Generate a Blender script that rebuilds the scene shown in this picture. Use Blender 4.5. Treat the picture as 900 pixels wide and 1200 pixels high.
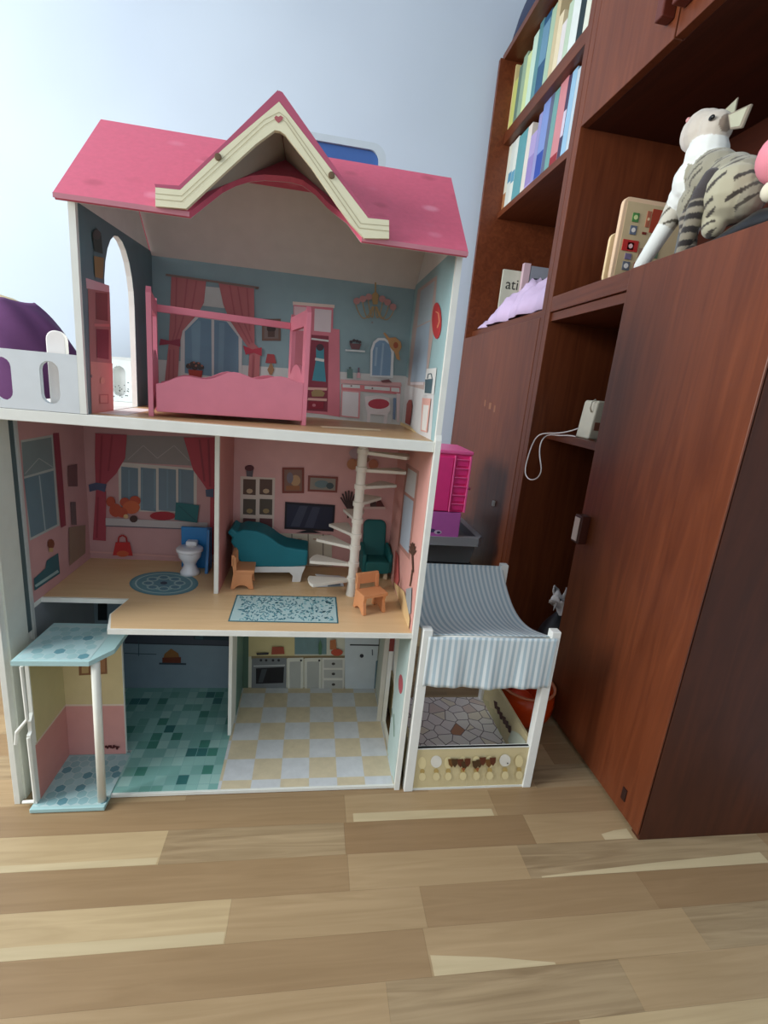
import bpy, bmesh, math, random
from mathutils import Vector, Matrix
random.seed(7)
scene = bpy.context.scene
for o in list(bpy.data.objects): bpy.data.objects.remove(o, do_unlink=True)
C = bpy.context.collection
K = 0.8                                   # metres per survey unit (camera height = 1 unit)
PI = math.pi

# ------------------------------------------------------------------ camera
YAW, PITCH, ROLL, FPX = 0.162080, -0.249574, 0.095844, 572.0
_f = Vector((math.sin(YAW)*math.cos(PITCH), math.cos(YAW)*math.cos(PITCH), math.sin(PITCH)))
_r0 = Vector((math.cos(YAW), -math.sin(YAW), 0)); _u0 = _r0.cross(_f)
RGT = _r0*math.cos(ROLL)+_u0*math.sin(ROLL); UPV = -_r0*math.sin(ROLL)+_u0*math.cos(ROLL); FWD = _f
cam_data = bpy.data.cameras.new('camera'); cam = bpy.data.objects.new('camera', cam_data); C.objects.link(cam)
cam_data.sensor_fit = 'VERTICAL'; cam_data.sensor_height = 24.0; cam_data.lens = FPX/1200*24.0
cam_data.clip_start = 0.01
m = Matrix((RGT, UPV, -FWD)).transposed().to_4x4(); m.translation = Vector((0, 0, K)); cam.matrix_world = m
scene.camera = cam

# ------------------------------------------------------------------ light and exposure
scene.view_settings.view_transform = 'Standard'; scene.view_settings.look = 'None'
scene.view_settings.gamma = 1.0; scene.view_settings.use_curve_mapping = False
scene.view_settings.exposure = 0.0
world = bpy.data.worlds.new('world'); scene.world = world; world.use_nodes = True
bg = world.node_tree.nodes['Background']; bg.inputs['Color'].default_value = (0.94, 0.97, 1.0, 1); bg.inputs['Strength'].default_value = 0.9
def area_light(name, loc, target, sx, sy, power, color):
    l = bpy.data.lights.new(name, 'AREA'); l.shape = 'RECTANGLE'; l.size = sx; l.size_y = sy; l.energy = power; l.color = color
    o = bpy.data.objects.new(name, l); C.objects.link(o); o.location = loc
    o.rotation_euler = (Vector(target)-Vector(loc)).to_track_quat('-Z', 'Y').to_euler(); return o
area_light('window_daylight', (-2.40, 0.45, 1.60), (0.2, 1.0, 0.85), 1.5, 1.3, 108, (0.975, 0.985, 0.99))

# ------------------------------------------------------------------ materials
def lin(c): 
    c /= 255.0
    return c/12.92 if c <= 0.04045 else ((c+0.055)/1.055)**2.4
def L3(rgb): return (lin(rgb[0]), lin(rgb[1]), lin(rgb[2]), 1)
_cache = {}
def paint(rgb, rough=0.55, coat=0.0, spec=0.4):
    key = (tuple(rgb), rough, coat)
    if key in _cache: return _cache[key]
    mt = bpy.data.materials.new('paint_%02x%02x%02x' % tuple(int(v) for v in rgb)); mt.use_nodes = True
    nt = mt.node_tree; b = nt.nodes['Principled BSDF']
    b.inputs['Roughness'].default_value = rough; b.inputs['Coat Weight'].default_value = coat
    b.inputs['Specular IOR Level'].default_value = spec
    tc = nt.nodes.new('ShaderNodeTexCoord'); n = nt.nodes.new('ShaderNodeTexNoise'); n.inputs['Scale'].default_value = 35
    mx = nt.nodes.new('ShaderNodeMix'); mx.data_type = 'RGBA'
    c = L3(rgb); mx.inputs[6].default_value = tuple(v*0.92 for v in c[:3])+(1,); mx.inputs[7].default_value = tuple(min(1, v*1.06) for v in c[:3])+(1,)
    nt.links.new(tc.outputs['Object'], n.inputs['Vector']); nt.links.new(n.outputs['Fac'], mx.inputs[0]); nt.links.new(mx.outputs[2], b.inputs['Base Color'])
    _cache[key] = mt; return mt
def node_mat(name, rough=0.5):
    mt = bpy.data.materials.new(name); mt.use_nodes = True
    b = mt.node_tree.nodes['Principled BSDF']; b.inputs['Roughness'].default_value = rough
    return mt, mt.node_tree, b
def ramp(nt, stops, interp='LINEAR'):
    r = nt.nodes.new('ShaderNodeValToRGB'); r.color_ramp.interpolation = interp
    e = r.color_ramp.elements
    while len(e) < len(stops): e.new(0.5)
    for q, (p, c) in zip(e, stops): q.position = p; q.color = L3(c)
    return r
def wood(name, dark, light, scale=(3, 3, 40), rough=0.4, coat=0.0, dist=1.2, bump=0.05):
    mt, nt, b = node_mat(name, rough); b.inputs['Coat Weight'].default_value = coat; b.inputs['Coat Roughness'].default_value = 0.25; b.inputs['Specular IOR Level'].default_value = 0.28
    tc = nt.nodes.new('ShaderNodeTexCoord'); mp = nt.nodes.new('ShaderNodeMapping'); mp.inputs['Scale'].default_value = scale
    n = nt.nodes.new('ShaderNodeTexNoise'); n.inputs['Scale'].default_value = 1.6; n.inputs['Detail'].default_value = 7; n.inputs['Distortion'].default_value = dist
    n2 = nt.nodes.new('ShaderNodeTexNoise'); n2.inputs['Scale'].default_value = 2.2; n2.inputs['Detail'].default_value = 3
    r = ramp(nt, [(0.3, dark), (0.72, light)])
    ad = nt.nodes.new('ShaderNodeMath'); ad.operation = 'MULTIPLY_ADD'; ad.inputs[1].default_value = 0.6
    m2 = nt.nodes.new('ShaderNodeMath'); m2.operation = 'MULTIPLY'; m2.inputs[1].default_value = 0.4
    nt.links.new(tc.outputs['Object'], mp.inputs['Vector']); nt.links.new(mp.outputs['Vector'], n.inputs['Vector']); nt.links.new(tc.outputs['Object'], n2.inputs['Vector'])
    nt.links.new(n2.outputs['Fac'], m2.inputs[0]); nt.links.new(n.outputs['Fac'], ad.inputs[0]); nt.links.new(m2.outputs[0], ad.inputs[2])
    nt.links.new(ad.outputs[0], r.inputs['Fac']); nt.links.new(r.outputs['Color'], b.inputs['Base Color'])
    bp = nt.nodes.new('ShaderNodeBump'); bp.inputs['Strength'].default_value = bump; bp.inputs['Distance'].default_value = 0.002
    nt.links.new(n.outputs['Fac'], bp.inputs['Height']); nt.links.new(bp.outputs['Normal'], b.inputs['Normal'])
    return mt
WHITE = (222, 224, 216)
M_white = paint(WHITE, 0.5); M_cream = paint((226, 218, 188), 0.5)
M_pink = paint((226, 140, 160), 0.45); M_roofpink = None
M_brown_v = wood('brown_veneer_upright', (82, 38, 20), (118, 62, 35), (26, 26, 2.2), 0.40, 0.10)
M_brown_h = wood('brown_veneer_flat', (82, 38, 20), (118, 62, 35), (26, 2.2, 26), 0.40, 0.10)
M_brown_shaded = wood('brown_veneer_shaded', (48, 20, 11), (78, 35, 20), (20, 2.2, 20), 0.5, 0.05)  # same veneer darkened: shade inside the units is painted into the colour
M_edge = wood('brown_edge_band', (110, 58, 42), (150, 88, 66), (20, 20, 2), 0.4, 0.2)

# ------------------------------------------------------------------ mesh builder
def root_loc(p):
    while p is not None:
        if p.parent is None: return Vector(p.location)
        p = p.parent
    return Vector((0, 0, 0))
class MB:
    def __init__(s): s.v = []; s.f = []; s.m = []; s.mats = []
    def mi(s, mat):
        if mat not in s.mats: s.mats.append(mat)
        return s.mats.index(mat)
    def add(s, vs, fs, mat):
        k = len(s.v); s.v += [Vector(v) for v in vs]; i = s.mi(mat)
        for f in fs: s.f.append([k+j for j in f]); s.m.append(i)
        return s
    def box(s, x0, x1, y0, y1, z0, z1, mat):
        vs = [(x, y, z) for z in (z0, z1) for y in (y0, y1) for x in (x0, x1)]
        return s.add(vs, [(0, 2, 3, 1), (4, 5, 7, 6), (0, 1, 5, 4), (2, 6, 7, 3), (0, 4, 6, 2), (1, 3, 7, 5)], mat)
    def prism(s, pts, d, mat):            # 3-D polygon pts extruded by vector d
        n = len(pts); a = [Vector(p) for p in pts]; b = [p+Vector(d) for p in a]
        fs = [tuple(range(n)), tuple(range(2*n-1, n-1, -1))]+[(i, i+n, (i+1) % n+n, (i+1) % n) for i in range(n)]
        return s.add(a+b, fs, mat)
    def lathe(s, c, prof, mat, n=20, axis='z', cap=True):
        vs = []; fs = []; k = len(prof)
        for r, z in prof:
            for i in range(n):
                t = 2*PI*i/n; a, b = r*math.cos(t), r*math.sin(t)
                vs.append(Vector(c)+(Vector((a, b, z)) if axis == 'z' else Vector((z, a, b)) if axis == 'x' else Vector((a, z, b))))
        for j in range(k-1):
            for i in range(n): fs.append((j*n+i, j*n+(i+1) % n, (j+1)*n+(i+1) % n, (j+1)*n+i))
        if cap: fs += [tuple(range(n-1, -1, -1)), tuple((k-1)*n+i for i in range(n))]
        return s.add(vs, fs, mat)
    def tube(s, path, r, mat, n=8):
        P = [Vector(p) for p in path]; vs = []; fs = []
        rr = r if isinstance(r, (list, tuple)) else [r]*len(P)
        up = None
        for i, p in enumerate(P):
            t = (P[min(i+1, len(P)-1)]-P[max(i-1, 0)]).normalized()
            if up is None: up = t.orthogonal().normalized()
            up = (up-t*up.dot(t)).normalized(); sd = t.cross(up)
            for j in range(n): a = 2*PI*j/n; vs.append(p+(up*math.cos(a)+sd*math.sin(a))*rr[i])
        for i in range(len(P)-1):
            for j in range(n): fs.append((i*n+j, i*n+(j+1) % n, (i+1)*n+(j+1) % n, (i+1)*n+j))
        fs += [tuple(range(n-1, -1, -1)), tuple((len(P)-1)*n+j for j in range(n))]
        return s.add(vs, fs, mat)
    def grid(s, fn, nu, nv, mat):
        vs = [fn(i/nu, j/nv) for j in range(nv+1) for i in range(nu+1)]
        fs = [(j*(nu+1)+i, j*(nu+1)+i+1, (j+1)*(nu+1)+i+1, (j+1)*(nu+1)+i) for j in range(nv) for i in range(nu)]
        return s.add(vs, fs, mat)
    def build(s, name, parent=None, bevel=0, smooth=False, local=False, fix=True, thick=0, sub=0):
        me = bpy.data.meshes.new(name)
        off = Vector((0, 0, 0)) if (local or parent is None) else root_loc(parent)
        me.from_pydata([tuple(v-off) for v in s.v], [], s.f); me.update()
        for mt in s.mats: me.materials.append(mt)
        for p, i in zip(me.polygons, s.m): p.material_index = i; p.use_smooth = smooth
        if fix:
            bm = bmesh.new(); bm.from_mesh(me); bmesh.ops.recalc_face_normals(bm, faces=bm.faces); bm.to_mesh(me); bm.free()
        o = bpy.data.objects.new(name, me); C.objects.link(o); o.parent = parent
        if thick: q = o.modifiers.new('thickness', 'SOLIDIFY'); q.thickness = thick; q.offset = 0
        if bevel: q = o.modifiers.new('bevel', 'BEVEL'); q.width = bevel; q.segments = 2; q.limit_method = 'ANGLE'
        if sub: q = o.modifiers.new('subdivision', 'SUBSURF'); q.levels = sub; q.render_levels = sub
        return o
def plate(name, outer, holes, d, mat, parent, bevel=0):
    """flat panel with holes: outer/holes are 3-D loops in one plane, extruded by vector d"""
    bm = bmesh.new(); edges = []; off = root_loc(parent) if parent else Vector((0, 0, 0))
    for lp in [outer]+holes:
        vs = [bm.verts.new(Vector(p)-off) for p in lp]
        for i in range(len(vs)): edges.append(bm.edges.new((vs[i], vs[(i+1) % len(vs)])))
    r = bmesh.ops.triangle_fill(bm, edges=edges, use_beauty=True, use_dissolve=False)
    faces = [g for g in r['geom'] if isinstance(g, bmesh.types.BMFace)]
    r = bmesh.ops.extrude_face_region(bm, geom=faces)
    bmesh.ops.translate(bm, vec=Vector(d), verts=[g for g in r['geom'] if isinstance(g, bmesh.types.BMVert)])
    bmesh.ops.recalc_face_normals(bm, faces=bm.faces)
    me = bpy.data.meshes.new(name); bm.to_mesh(me); bm.free(); me.materials.append(mat)
    o = bpy.data.objects.new(name, me); C.objects.link(o); o.parent = parent
    return o
def thing(name, label, cat, loc=(0, 0, 0), rz=0, group=None):
    o = bpy.data.objects.new(name, None); C.objects.link(o); o.location = loc; o.rotation_euler = (0, 0, rz); o.empty_display_size = 0.05
    return tag(o, label, cat, group)
def tag(o, label, cat, group=None):
    o['label'] = label; o['category'] = cat
    if group: o['group'] = group
    return o
def struct(o): o['kind'] = 'structure'; return o
def recenter(o, loc):
    loc = Vector(loc); me = o.data
    for v in me.vertices: v.co -= loc
    o.location = loc; return o

# survey helpers: a sight line of the photograph met with a real plane of the scene
def ray(x, y): return FWD+RGT*((x-450)/FPX)+UPV*((600-y)/FPX)
def hit(x, y, n, d):
    c = Vector((0, 0, K)); w = ray(x, y); n = Vector(n); return c+w*((d-c.dot(n))/w.dot(n))
AX = {'x': (1, 0, 0), 'y': (0, 1, 0), 'z': (0, 0, 1)}
def on(x, y, ax, v): return hit(x, y, AX[ax], v)

class Print:
    """flat print on a panel: shapes given in a crop of the photograph, laid on the panel's plane"""
    def __init__(s, ax, v, sc, ox, oy, side, base=0.0004):
        s.ax = ax; s.v = v; s.sc = sc; s.o = (ox, oy); s.side = side; s.l = base; s.mb = MB()
    def P(s, x, y):
        p = on(s.o[0]+x/s.sc, s.o[1]+y/s.sc, s.ax, s.v); i = 'xyz'.index(s.ax); p[i] = s.v+s.side*s.l; return p
    def poly(s, pts, rgb):
        s.mb.add([s.P(*p) for p in pts], [tuple(range(len(pts)))], paint(rgb, 0.6)); s.l += 0.00015; return s
    def rect(s, x0, y0, x1, y1, rgb): return s.poly([(x0, y0), (x1, y0), (x1, y1), (x0, y1)], rgb)
    def ell(s, cx, cy, rx, ry, rgb, n=18): return s.poly([(cx+rx*math.cos(2*PI*i/n), cy+ry*math.sin(2*PI*i/n)) for i in range(n)], rgb)
    def line(s, pts, w, rgb):
        for (a, b) in zip(pts[:-1], pts[1:]):
            dx, dy = b[0]-a[0], b[1]-a[1]; l = math.hypot(dx, dy) or 1; nx, ny = -dy/l*w/2, dx/l*w/2
            s.mb.add([s.P(a[0]+nx, a[1]+ny), s.P(b[0]+nx, b[1]+ny), s.P(b[0]-nx, b[1]-ny), s.P(a[0]-nx, a[1]-ny)], [(0, 1, 2, 3)], paint(rgb, 0.6))
        s.l += 0.00015; return s
    def done(s, name, parent, keep=True):
        o = s.mb.build(name, parent, fix=False); s.mb = MB(); return o

# ================================================================== SETTING
XW, YW, ZC = 1.33*K, 2.9*K, 2.62
def wall_mat():
    mt, nt, b = node_mat('painted_plaster', 0.85)
    tc = nt.nodes.new('ShaderNodeTexCoord'); n = nt.nodes.new('ShaderNodeTexNoise'); n.inputs['Scale'].default_value = 60; n.inputs['Detail'].default_value = 4
    n2 = nt.nodes.new('ShaderNodeTexNoise'); n2.inputs['Scale'].default_value = 1.5
    r = ramp(nt, [(0.3, (188, 201, 214)), (0.7, (197, 210, 222))]); bp = nt.nodes.new('ShaderNodeBump'); bp.inputs['Strength'].default_value = 0.15; bp.inputs['Distance'].default_value = 0.002
    nt.links.new(tc.outputs['Object'], n.inputs['Vector']); nt.links.new(tc.outputs['Object'], n2.inputs['Vector']); nt.links.new(n2.outputs['Fac'], r.inputs['Fac'])
    nt.links.new(r.outputs['Color'], b.inputs['Base Color']); nt.links.new(n.outputs['Fac'], bp.inputs['Height']); nt.links.new(bp.outputs['Normal'], b.inputs['Normal'])
    return mt
M_wall = wall_mat()
floor = struct(MB().box(-2.5, XW+0.1, -2.0, YW+0.1, -0.06, -0.006, paint((130, 104, 72), 0.7)).build('floor'))
struct(MB().box(-2.6, XW+0.1, YW, YW+0.1, 0, ZC, M_wall).build('wall_back'))
struct(MB().box(XW, XW+0.1, -2.0, YW, 0, ZC, M_wall).build('wall_right'))
struct(MB().box(-2.6, XW+0.1, -2.0, YW+0.1, ZC, ZC+0.1, M_wall).build('ceiling'))
# left wall with the window that lights the room (outside the frame)
mb = MB(); x0, x1 = -2.6, -2.5
mb.box(x0, x1, -2.0, -0.4, 0, ZC, M_wall); mb.box(x0, x1, 1.3, YW, 0, ZC, M_wall); mb.box(x0, x1, -0.4, 1.3, 0, 0.85, M_wall); mb.box(x0, x1, -0.4, 1.3, 2.25, ZC, M_wall)
struct(mb.build('wall_left'))
mb = MB()
for (a, b_, c, d_) in ((-0.4, -0.34, 0.85, 2.25), (1.24, 1.3, 0.85, 2.25), (0.42, 0.48, 0.85, 2.25), (-0.34, 1.24, 0.85, 0.91), (-0.34, 1.24, 2.19, 2.25)): mb.box(-2.57, -2.51, a, b_, c, d_, M_white)
struct(mb.build('window_1'))

# parquet: strips run along x, each block is its own plank
PL = [wood('oak_'+n, a, b, (2.2, 34, 34), 0.42, 0.12, 1.6, 0.03) for n, a, b in (
    ('pale', (164, 142, 106), (192, 170, 132)), ('tan', (149, 125, 92), (173, 148, 113)), ('brown', (137, 112, 81), (157, 131, 98)),
    ('grained', (122, 101, 74), (176, 154, 120)), ('dark', (129, 103, 73), (149, 122, 90)))]
PW = 0.0645
PL_SAP = wood('oak_sapwood', (176, 159, 125), (198, 181, 145), (2.2, 34, 34), 0.42, 0.12, 1.2, 0.02)
rows = {0: [(-0.75, 2), (0.106, 1), (0.408, 2), (0.72, 3)], 1: [(-0.72, 0), (-0.212, 3), (0.101, 4), (0.46, 1), (0.86, 3)],
        2: [(-0.6, 2), (0.104, 1), (0.42, 3), (0.93, 2)], 3: [(-0.66, 0), (-0.083, 1), (0.22, 2), (0.62, 4)],
        4: [(-0.55, 2), (0.212, 1), (0.66, 3)], 5: [(-0.52, 1), (0.145, 3), (0.5, 1)], 6: [(-0.6, 3), (-0.05, 2), (0.4, 0)], -1: [(-1.0, 2), (-0.62, 1), (-0.2, 2), (0.28, 1), (0.52, 3), (0.72, 2)]}
STREAK = {(0, 1): (.12, .40, .30, .26), (1, 0): (-.7, -.215, .12, .20), (3, 0): (-.64, -.085, .22, .26), (2, 2): (.44, .90, .05, .34), (4, 1): (.215, .40, .42, .05), (1, 3): (.60, .66, .2, .34)}
def plank(xa, xb, y0, mi, key=None):
    mb = MB().box(xa+0.0001, xb-0.0001, y0+0.0001, y0+PW-0.0001, -0.006, 0.0, PL[mi])
    if key in STREAK:                      # pale sapwood along the near edge of the block
        a, b, h0, h1 = STREAK[key]; mb.add([(a, y0+.0006, .00015), (b, y0+.0006, .00015), (b, y0+PW*h1, .00015), ((a+b)/2, y0+PW*(h0+h1)*.5+.002, .00015), (a, y0+PW*h0, .00015)], [(0, 1, 2, 3, 4)], PL_SAP)
    c = Vector(((xa+xb)/2, y0+PW/2, 0))
    o = mb.build('plank', floor); return o
for r in range(-24, 8):
    y0 = 0.740-r*PW; y1 = y0+PW
    if y1 > YW: continue
    lst = rows.get(r)
    if lst is None:
        lst = []; x = -1.75+random.random()*0.4
        while x < 1.0: lst.append((x, random.choice((0, 1, 1, 2, 2, 3, 4)))); x += random.uniform(0.34, 0.55)
        if y0 > 1.15: lst = [q for q in lst]
    for i, (x, mi) in enumerate(lst):
        xe = lst[i+1][0] if i+1 < len(lst) else XW-0.002
        if xe-x > 0.02: plank(x, min(xe, XW-0.002), y0, mi, (r, i) if r in rows else None)

# ================================================================== WALL UNITS along the right wall
XF, XB = 0.832*K, 1.325*K                # front and back of the lower units
XR2 = 0.925*K                            # recessed front of the open bookshelves
M_shaded = M_brown_shaded
# ---- left unit: two open bookshelves over a niche over a closed cupboard
bk = thing('bookcase', 'tall brown veneer bookcase with two book rows above a niche and closed cupboard door', 'bookcase', (1.08*K, 2.34*K, 0))
ya, yb = 1.837*K, 2.86*K; T = 0.028
zt = 2.635*K
MB().box(XF, XB, yb-0.02, yb, 0, 2.64*K, M_brown_h).build('side_panel', bk, 0.001)
MB().box(XF, XB, ya, ya+T, 0, 2.90*K, M_brown_v).build('side_panel', bk, 0.001)
MB().box(XB-0.008, XB, ya+T, yb-0.02, 0.05, zt, M_shaded).build('back_panel', bk)
MB().box(.85*K, XB-0.008, ya+T, yb, zt, zt+0.024, M_brown_h).build('top_board', bk, 0.001)
ZS1, ZS2 = 1.93*K, 2.272*K
for z, xs_, th_ in ((ZS1, XR2, .024), (ZS2, .905*K, .044)): MB().box(xs_, XB-0.008, ya+T, yb-0.02, z, z+th_, M_brown_h).build('shelf', bk, 0.001)
MB().box(XF+0.03, XB-0.008, ya+T, yb-0.02, 1.312*K, 1.312*K+0.03, M_brown_h).build('shelf', bk, 0.001)
MB().box(XF+0.02, XB-0.008, ya+T, yb-0.02, 0.02, 0.045, M_brown_h).build('bottom_board', bk)
d = MB().box(XF-0.001, XF+0.019, ya+T+0.002, yb-0.022, 0.03, 1.308*K, M_brown_v).build('cupboard_door', bk, 0.0015)
kp = on(580, 590, 'x', XF); MB().box(XF-0.010, XF-0.001, kp.y-.006, kp.y+.006, kp.z-.010, kp.z+.010, paint((190, 190, 186), 0.25)).build('door_knob', d, 0.002)
MB().add([(XF-0.0014, y*K, z*K) for y, z in ((2.36, .985), (2.34, .985), (2.34, .955), (2.36, .955))], [(0, 1, 2, 3)], paint((138, 92, 66))).add([(XF-0.0014, y*K, z*K) for y, z in ((2.29, .975), (2.26, .975), (2.26, .945), (2.29, .945))], [(0, 1, 2, 3)], paint((138, 92, 66))).add([(XF-0.0014, y*K, z*K) for y, z in ((2.22, .965), (2.2, .965), (2.2, .935), (2.22, .935))], [(0, 1, 2, 3)], paint((138, 92, 66))).build('scuff_mark', d, fix=False)

# ---- right unit: wall cupboard over a niche over an open bay and a closed door
cu = thing('cabinet', 'brown veneer cabinet nearest the camera with cat niche, open bay and closed door', 'cabinet', (1.08*K, 1.33*K, 0))
y0, y1 = 0.842*K, 1.835*K
MB().box(XF, XB, y1-T, y1, 0, 2.90*K, M_brown_v).build('side_panel', cu, 0.001)
MB().box(XF+0.002, XB, y0-0.002, y0+0.02, 0, 1.33*K, wood('brown_end_panel_shaded', (60, 30, 17), (84, 43, 25), (20, 20, 3), 0.6, 0.0)).build('end_panel', cu, 0.001)  # veneer darkened for the side turned from the window, shade in the colour
MB().box(XB-0.008, XB, y0+0.02, y1-T, 0.05, 2.9*K, M_shaded).build('back_panel', cu)
MB().box(XF, XB-0.008, y0, y1-T, 1.318*K, 1.37*K, M_brown_h).build('worktop', cu, 0.0015)
MB().box(XF+0.006, XB-0.008, y0+0.02, y1-T, 1.287*K, 1.316*K, M_brown_h).build('rail', cu, 0.001)
MB().box(0.90*K, XB-0.008, y0+0.02, y1-T, 0.866*K, 0.893*K, M_brown_h).build('shelf', cu, 0.001)
MB().box(XF+0.02, XB-0.008, y0+0.02, y1-T, 0.02, 0.045, M_shaded).build('bottom_board', cu)
MB().box(XF+0.02, XB-0.008, 1.30*K, 1.30*K+0.018, 0.045, 0.866*K, M_shaded).build('inner_partition', cu)
d = MB().box(XF-0.004, XF+0.0, y0-0.002, 1.338*K, 0.012, 1.37*K, M_brown_v).build('door', cu, 0.0015)
h = MB().box(XF-0.028, XF-0.004, 1.284*K, 1.322*K, 0.602*K, 0.688*K, paint((60, 26, 18), 0.35)).build('handle', d, 0.003)
MB().box(XF-0.030, XF-0.0285, 1.290*K, 1.316*K, 0.61*K, 0.68*K, paint((206, 186, 172), 0.3)).build('handle_lit_face', d)  # pale plate: light on the handle's window side, painted as colour
MB().box(XF-0.006, XF-0.0035, 0.90*K, 0.915*K, 0.052*K, 0.085*K, paint((40, 16, 10))).build('hinge_slot', d)
M_updoor = wood('lit_veneer_upright', (104, 58, 38), (150, 92, 64), (26, 26, 2.2), 0.4, 0.25)
MB().box(XF+0.02, XB-0.008, y0, y1-T, 1.897*K, 1.925*K, M_brown_shaded).build('cupboard_bottom', cu, 0.001)
for (a, b_) in ((y0, 1.352*K), (1.358*K, y1-T-0.003)):
    d = MB().box(XF-0.001, XF+0.02, a, b_, 1.897*K, 2.9*K, M_brown_v).build('cupboard_door', cu, 0.0015)
    s = 1 if a > y0 else -1; yc = 1.385*K if s > 0 else 1.322*K
    MB().box(XF-0.030, XF-0.001, yc-0.012, yc+0.012, 1.945*K, 2.12*K, paint((92, 40, 28), 0.35)).build('handle', d, 0.003)
MB().box(XF+0.01, XB, y0, y0+0.02, 1.926*K, 2.9*K, M_shaded).build('end_panel', cu, 0.001)

# ---- books: spines on the recessed shelf front, read off along the shelf
XS = XR2+0.012
def book(xl, xr, xt, yt, ztop, rgb, label, group, band=None, depth=0.15):
    """spine between image columns xl..xr where the shelf line runs; (xt,yt) a point on the top of the spine"""
    def ycol(x, z):                     # y on plane XS where height is z and the image column is x
        lo, hi = 1.7*K, 2.9*K
        for _ in range(40):
            mid = (lo+hi)/2; p = Vector((XS, mid, z))-Vector((0, 0, K)); u = 450+FPX*p.dot(RGT)/p.dot(FWD)
            if u > x: lo = mid
            else: hi = mid
        return (lo+hi)/2
    yy0, yy1 = ycol(xr, ztop), ycol(xl, ztop)
    zt_ = max(min(on(xt, yt, 'x', XS).z, ztop+0.30), ztop+0.10)
    yy1 = max(yy1, yy0+0.008); yy0 += 0.0008; yy1 -= 0.0008
    yc = (yy0+yy1)/2
    b = thing('book', label, 'book', (XS+depth/2, yc, ztop), 0, group)
    MB().box(XS+0.003, XS+depth-0.002, yy0+0.002, yy1-0.002, ztop+0.002, zt_-0.003, paint((226, 220, 200), 0.8)).build('pages', b)
    c = MB(); mt = paint(rgb, 0.45)
    c.box(XS, XS+0.0028, yy0, yy1, ztop, zt_, mt).box(XS+0.0028, XS+depth, yy0, yy0+0.0018, ztop, zt_, mt).box(XS+0.0028, XS+depth, yy1-0.0018, yy1, ztop, zt_, mt)
    c.build('cover', b, 0.0006)
    if band:
        hh = zt_-ztop
        w = MB(); w.box(XS-0.0004, XS, yy0+0.001, yy1-0.001, ztop+hh*band[0], ztop+hh*band[1], paint(band[2], 0.5)); w.build('spine_print', b)
ZB1, ZB2 = ZS1+0.0243, ZS2+0.0443
lower = [ # xl xr (top point) colour label band
 (582, 586, 590, 178, (232, 226, 200), 'thin cream book with brown foot, leftmost on the lower book row', (0.05, .3, (150, 110, 80))),
 (586, 590, 594, 176, (222, 224, 206), 'thin off-white book with brown foot, second from left on the lower row', (0.02, .28, (170, 120, 80))),
 (590, 594, 597, 173, (214, 222, 214), 'thin pale book with blue waterline print, third from left on the lower row', (0.4, .55, (90, 150, 180))),
 (594, 598, 602, 167, (226, 232, 222), 'white book with blue band just left of the teal book, lower row', (0.35, .52, (96, 160, 186))),
 (598, 608, 610, 160, (84, 148, 152), 'wide teal book with lighter spine edge on the lower row', (0.0, 1.0, (98, 160, 166))),
 (608, 613, 617, 152, (226, 218, 206), 'white book between the teal and the lilac books, lower row', None),
 (613, 620, 625, 157, (176, 160, 206), 'short lilac book on the lower row', (0.1, .6, (150, 134, 190))),
 (620, 624, 629, 139, (150, 150, 200), 'thin lavender book right of the short lilac book, lower row', None),
 (624, 632, 637, 120, (128, 150, 206), 'tall periwinkle book with a white head and dark blue foot, lower row', (0.05, .35, (48, 76, 160))),
 (632, 636, 640, 117, (96, 104, 130), 'dark slate book right of the tall periwinkle book, lower row', None),
 (636, 642, 647, 113, (112, 160, 156), 'grey green book left of the pink book, lower row', None),
 (642, 651, 655, 101, (206, 136, 140), 'thick pink book with white spine edge on the lower row', (0.0, 0.14, (150, 40, 50))),
 (651, 655, 662, 96, (70, 56, 84), 'dark purple book right of the thick pink book, lower row', (0.3, .6, (210, 200, 215))),
 (655, 661, 666, 91, (150, 190, 216), 'pale blue book near the divider, lower row', None),
 (661, 667, 672, 88, (190, 206, 214), 'greyish white book against the divider, lower row', None)]
upper = [
 (589, 595, 598, 87, (222, 208, 150), 'cream yellow book, leftmost on the upper book row', None),
 (595, 600, 605, 94, (200, 206, 120), 'thin yellow green book, second from left on the upper row', None),
 (600, 604, 609, 80, (104, 130, 116), 'dark grey green book behind yellow ones at left of the upper row', None),
 (604, 609, 612, 71, (150, 176, 150), 'sage green book in the left part of the upper row', None),
 (609, 614, 618, 67, (208, 222, 160), 'pale lime book in the left part of the upper row', None),
 (614, 620, 624, 47, (200, 226, 206), 'mint white book left of the dark teal one, upper row', None),
 (620, 625, 629, 27, (92, 142, 148), 'tall teal book with dark edge, upper row', None),
 (625, 634, 636, 27, (44, 88, 122), 'thick dark blue book in the middle of the upper row', (0.4, .9, (104, 146, 170))),
 (634, 640, 641, 22, (168, 196, 168), 'pale green book right of the dark blue book, upper row', None),
 (640, 645, 648, 4, (206, 190, 150), 'tall tan book standing above its neighbours, upper row', None),
 (645, 651, 652, 25, (228, 214, 178), 'cream book right of the tall tan book, upper row', None),
 (651, 657, 658, 31, (222, 216, 212), 'pinkish white book in the right part of the upper row', None),
 (657, 663, 663, 12, (186, 206, 180), 'thin light green book left of the big white one, upper row', None),
 (663, 673, 672, -8, (222, 230, 224), 'big white binder book on the upper row', None),
 (673, 681, 683, -12, (24, 44, 48), 'very dark green book right of the big white binder, upper row', None),
 (681, 688, 692, -14, (220, 224, 206), 'off-white book against the divider, upper row', None)]
for a in lower: book(a[0], a[1], a[2], a[3], ZB1, a[4], a[5], 'books on the lower bookshelf', a[6])
XS = .905*K+.008
for a in upper: book(a[0], a[1], a[2], a[3], ZB2, a[4], a[5], 'books on the upper bookshelf', a[6])
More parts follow.
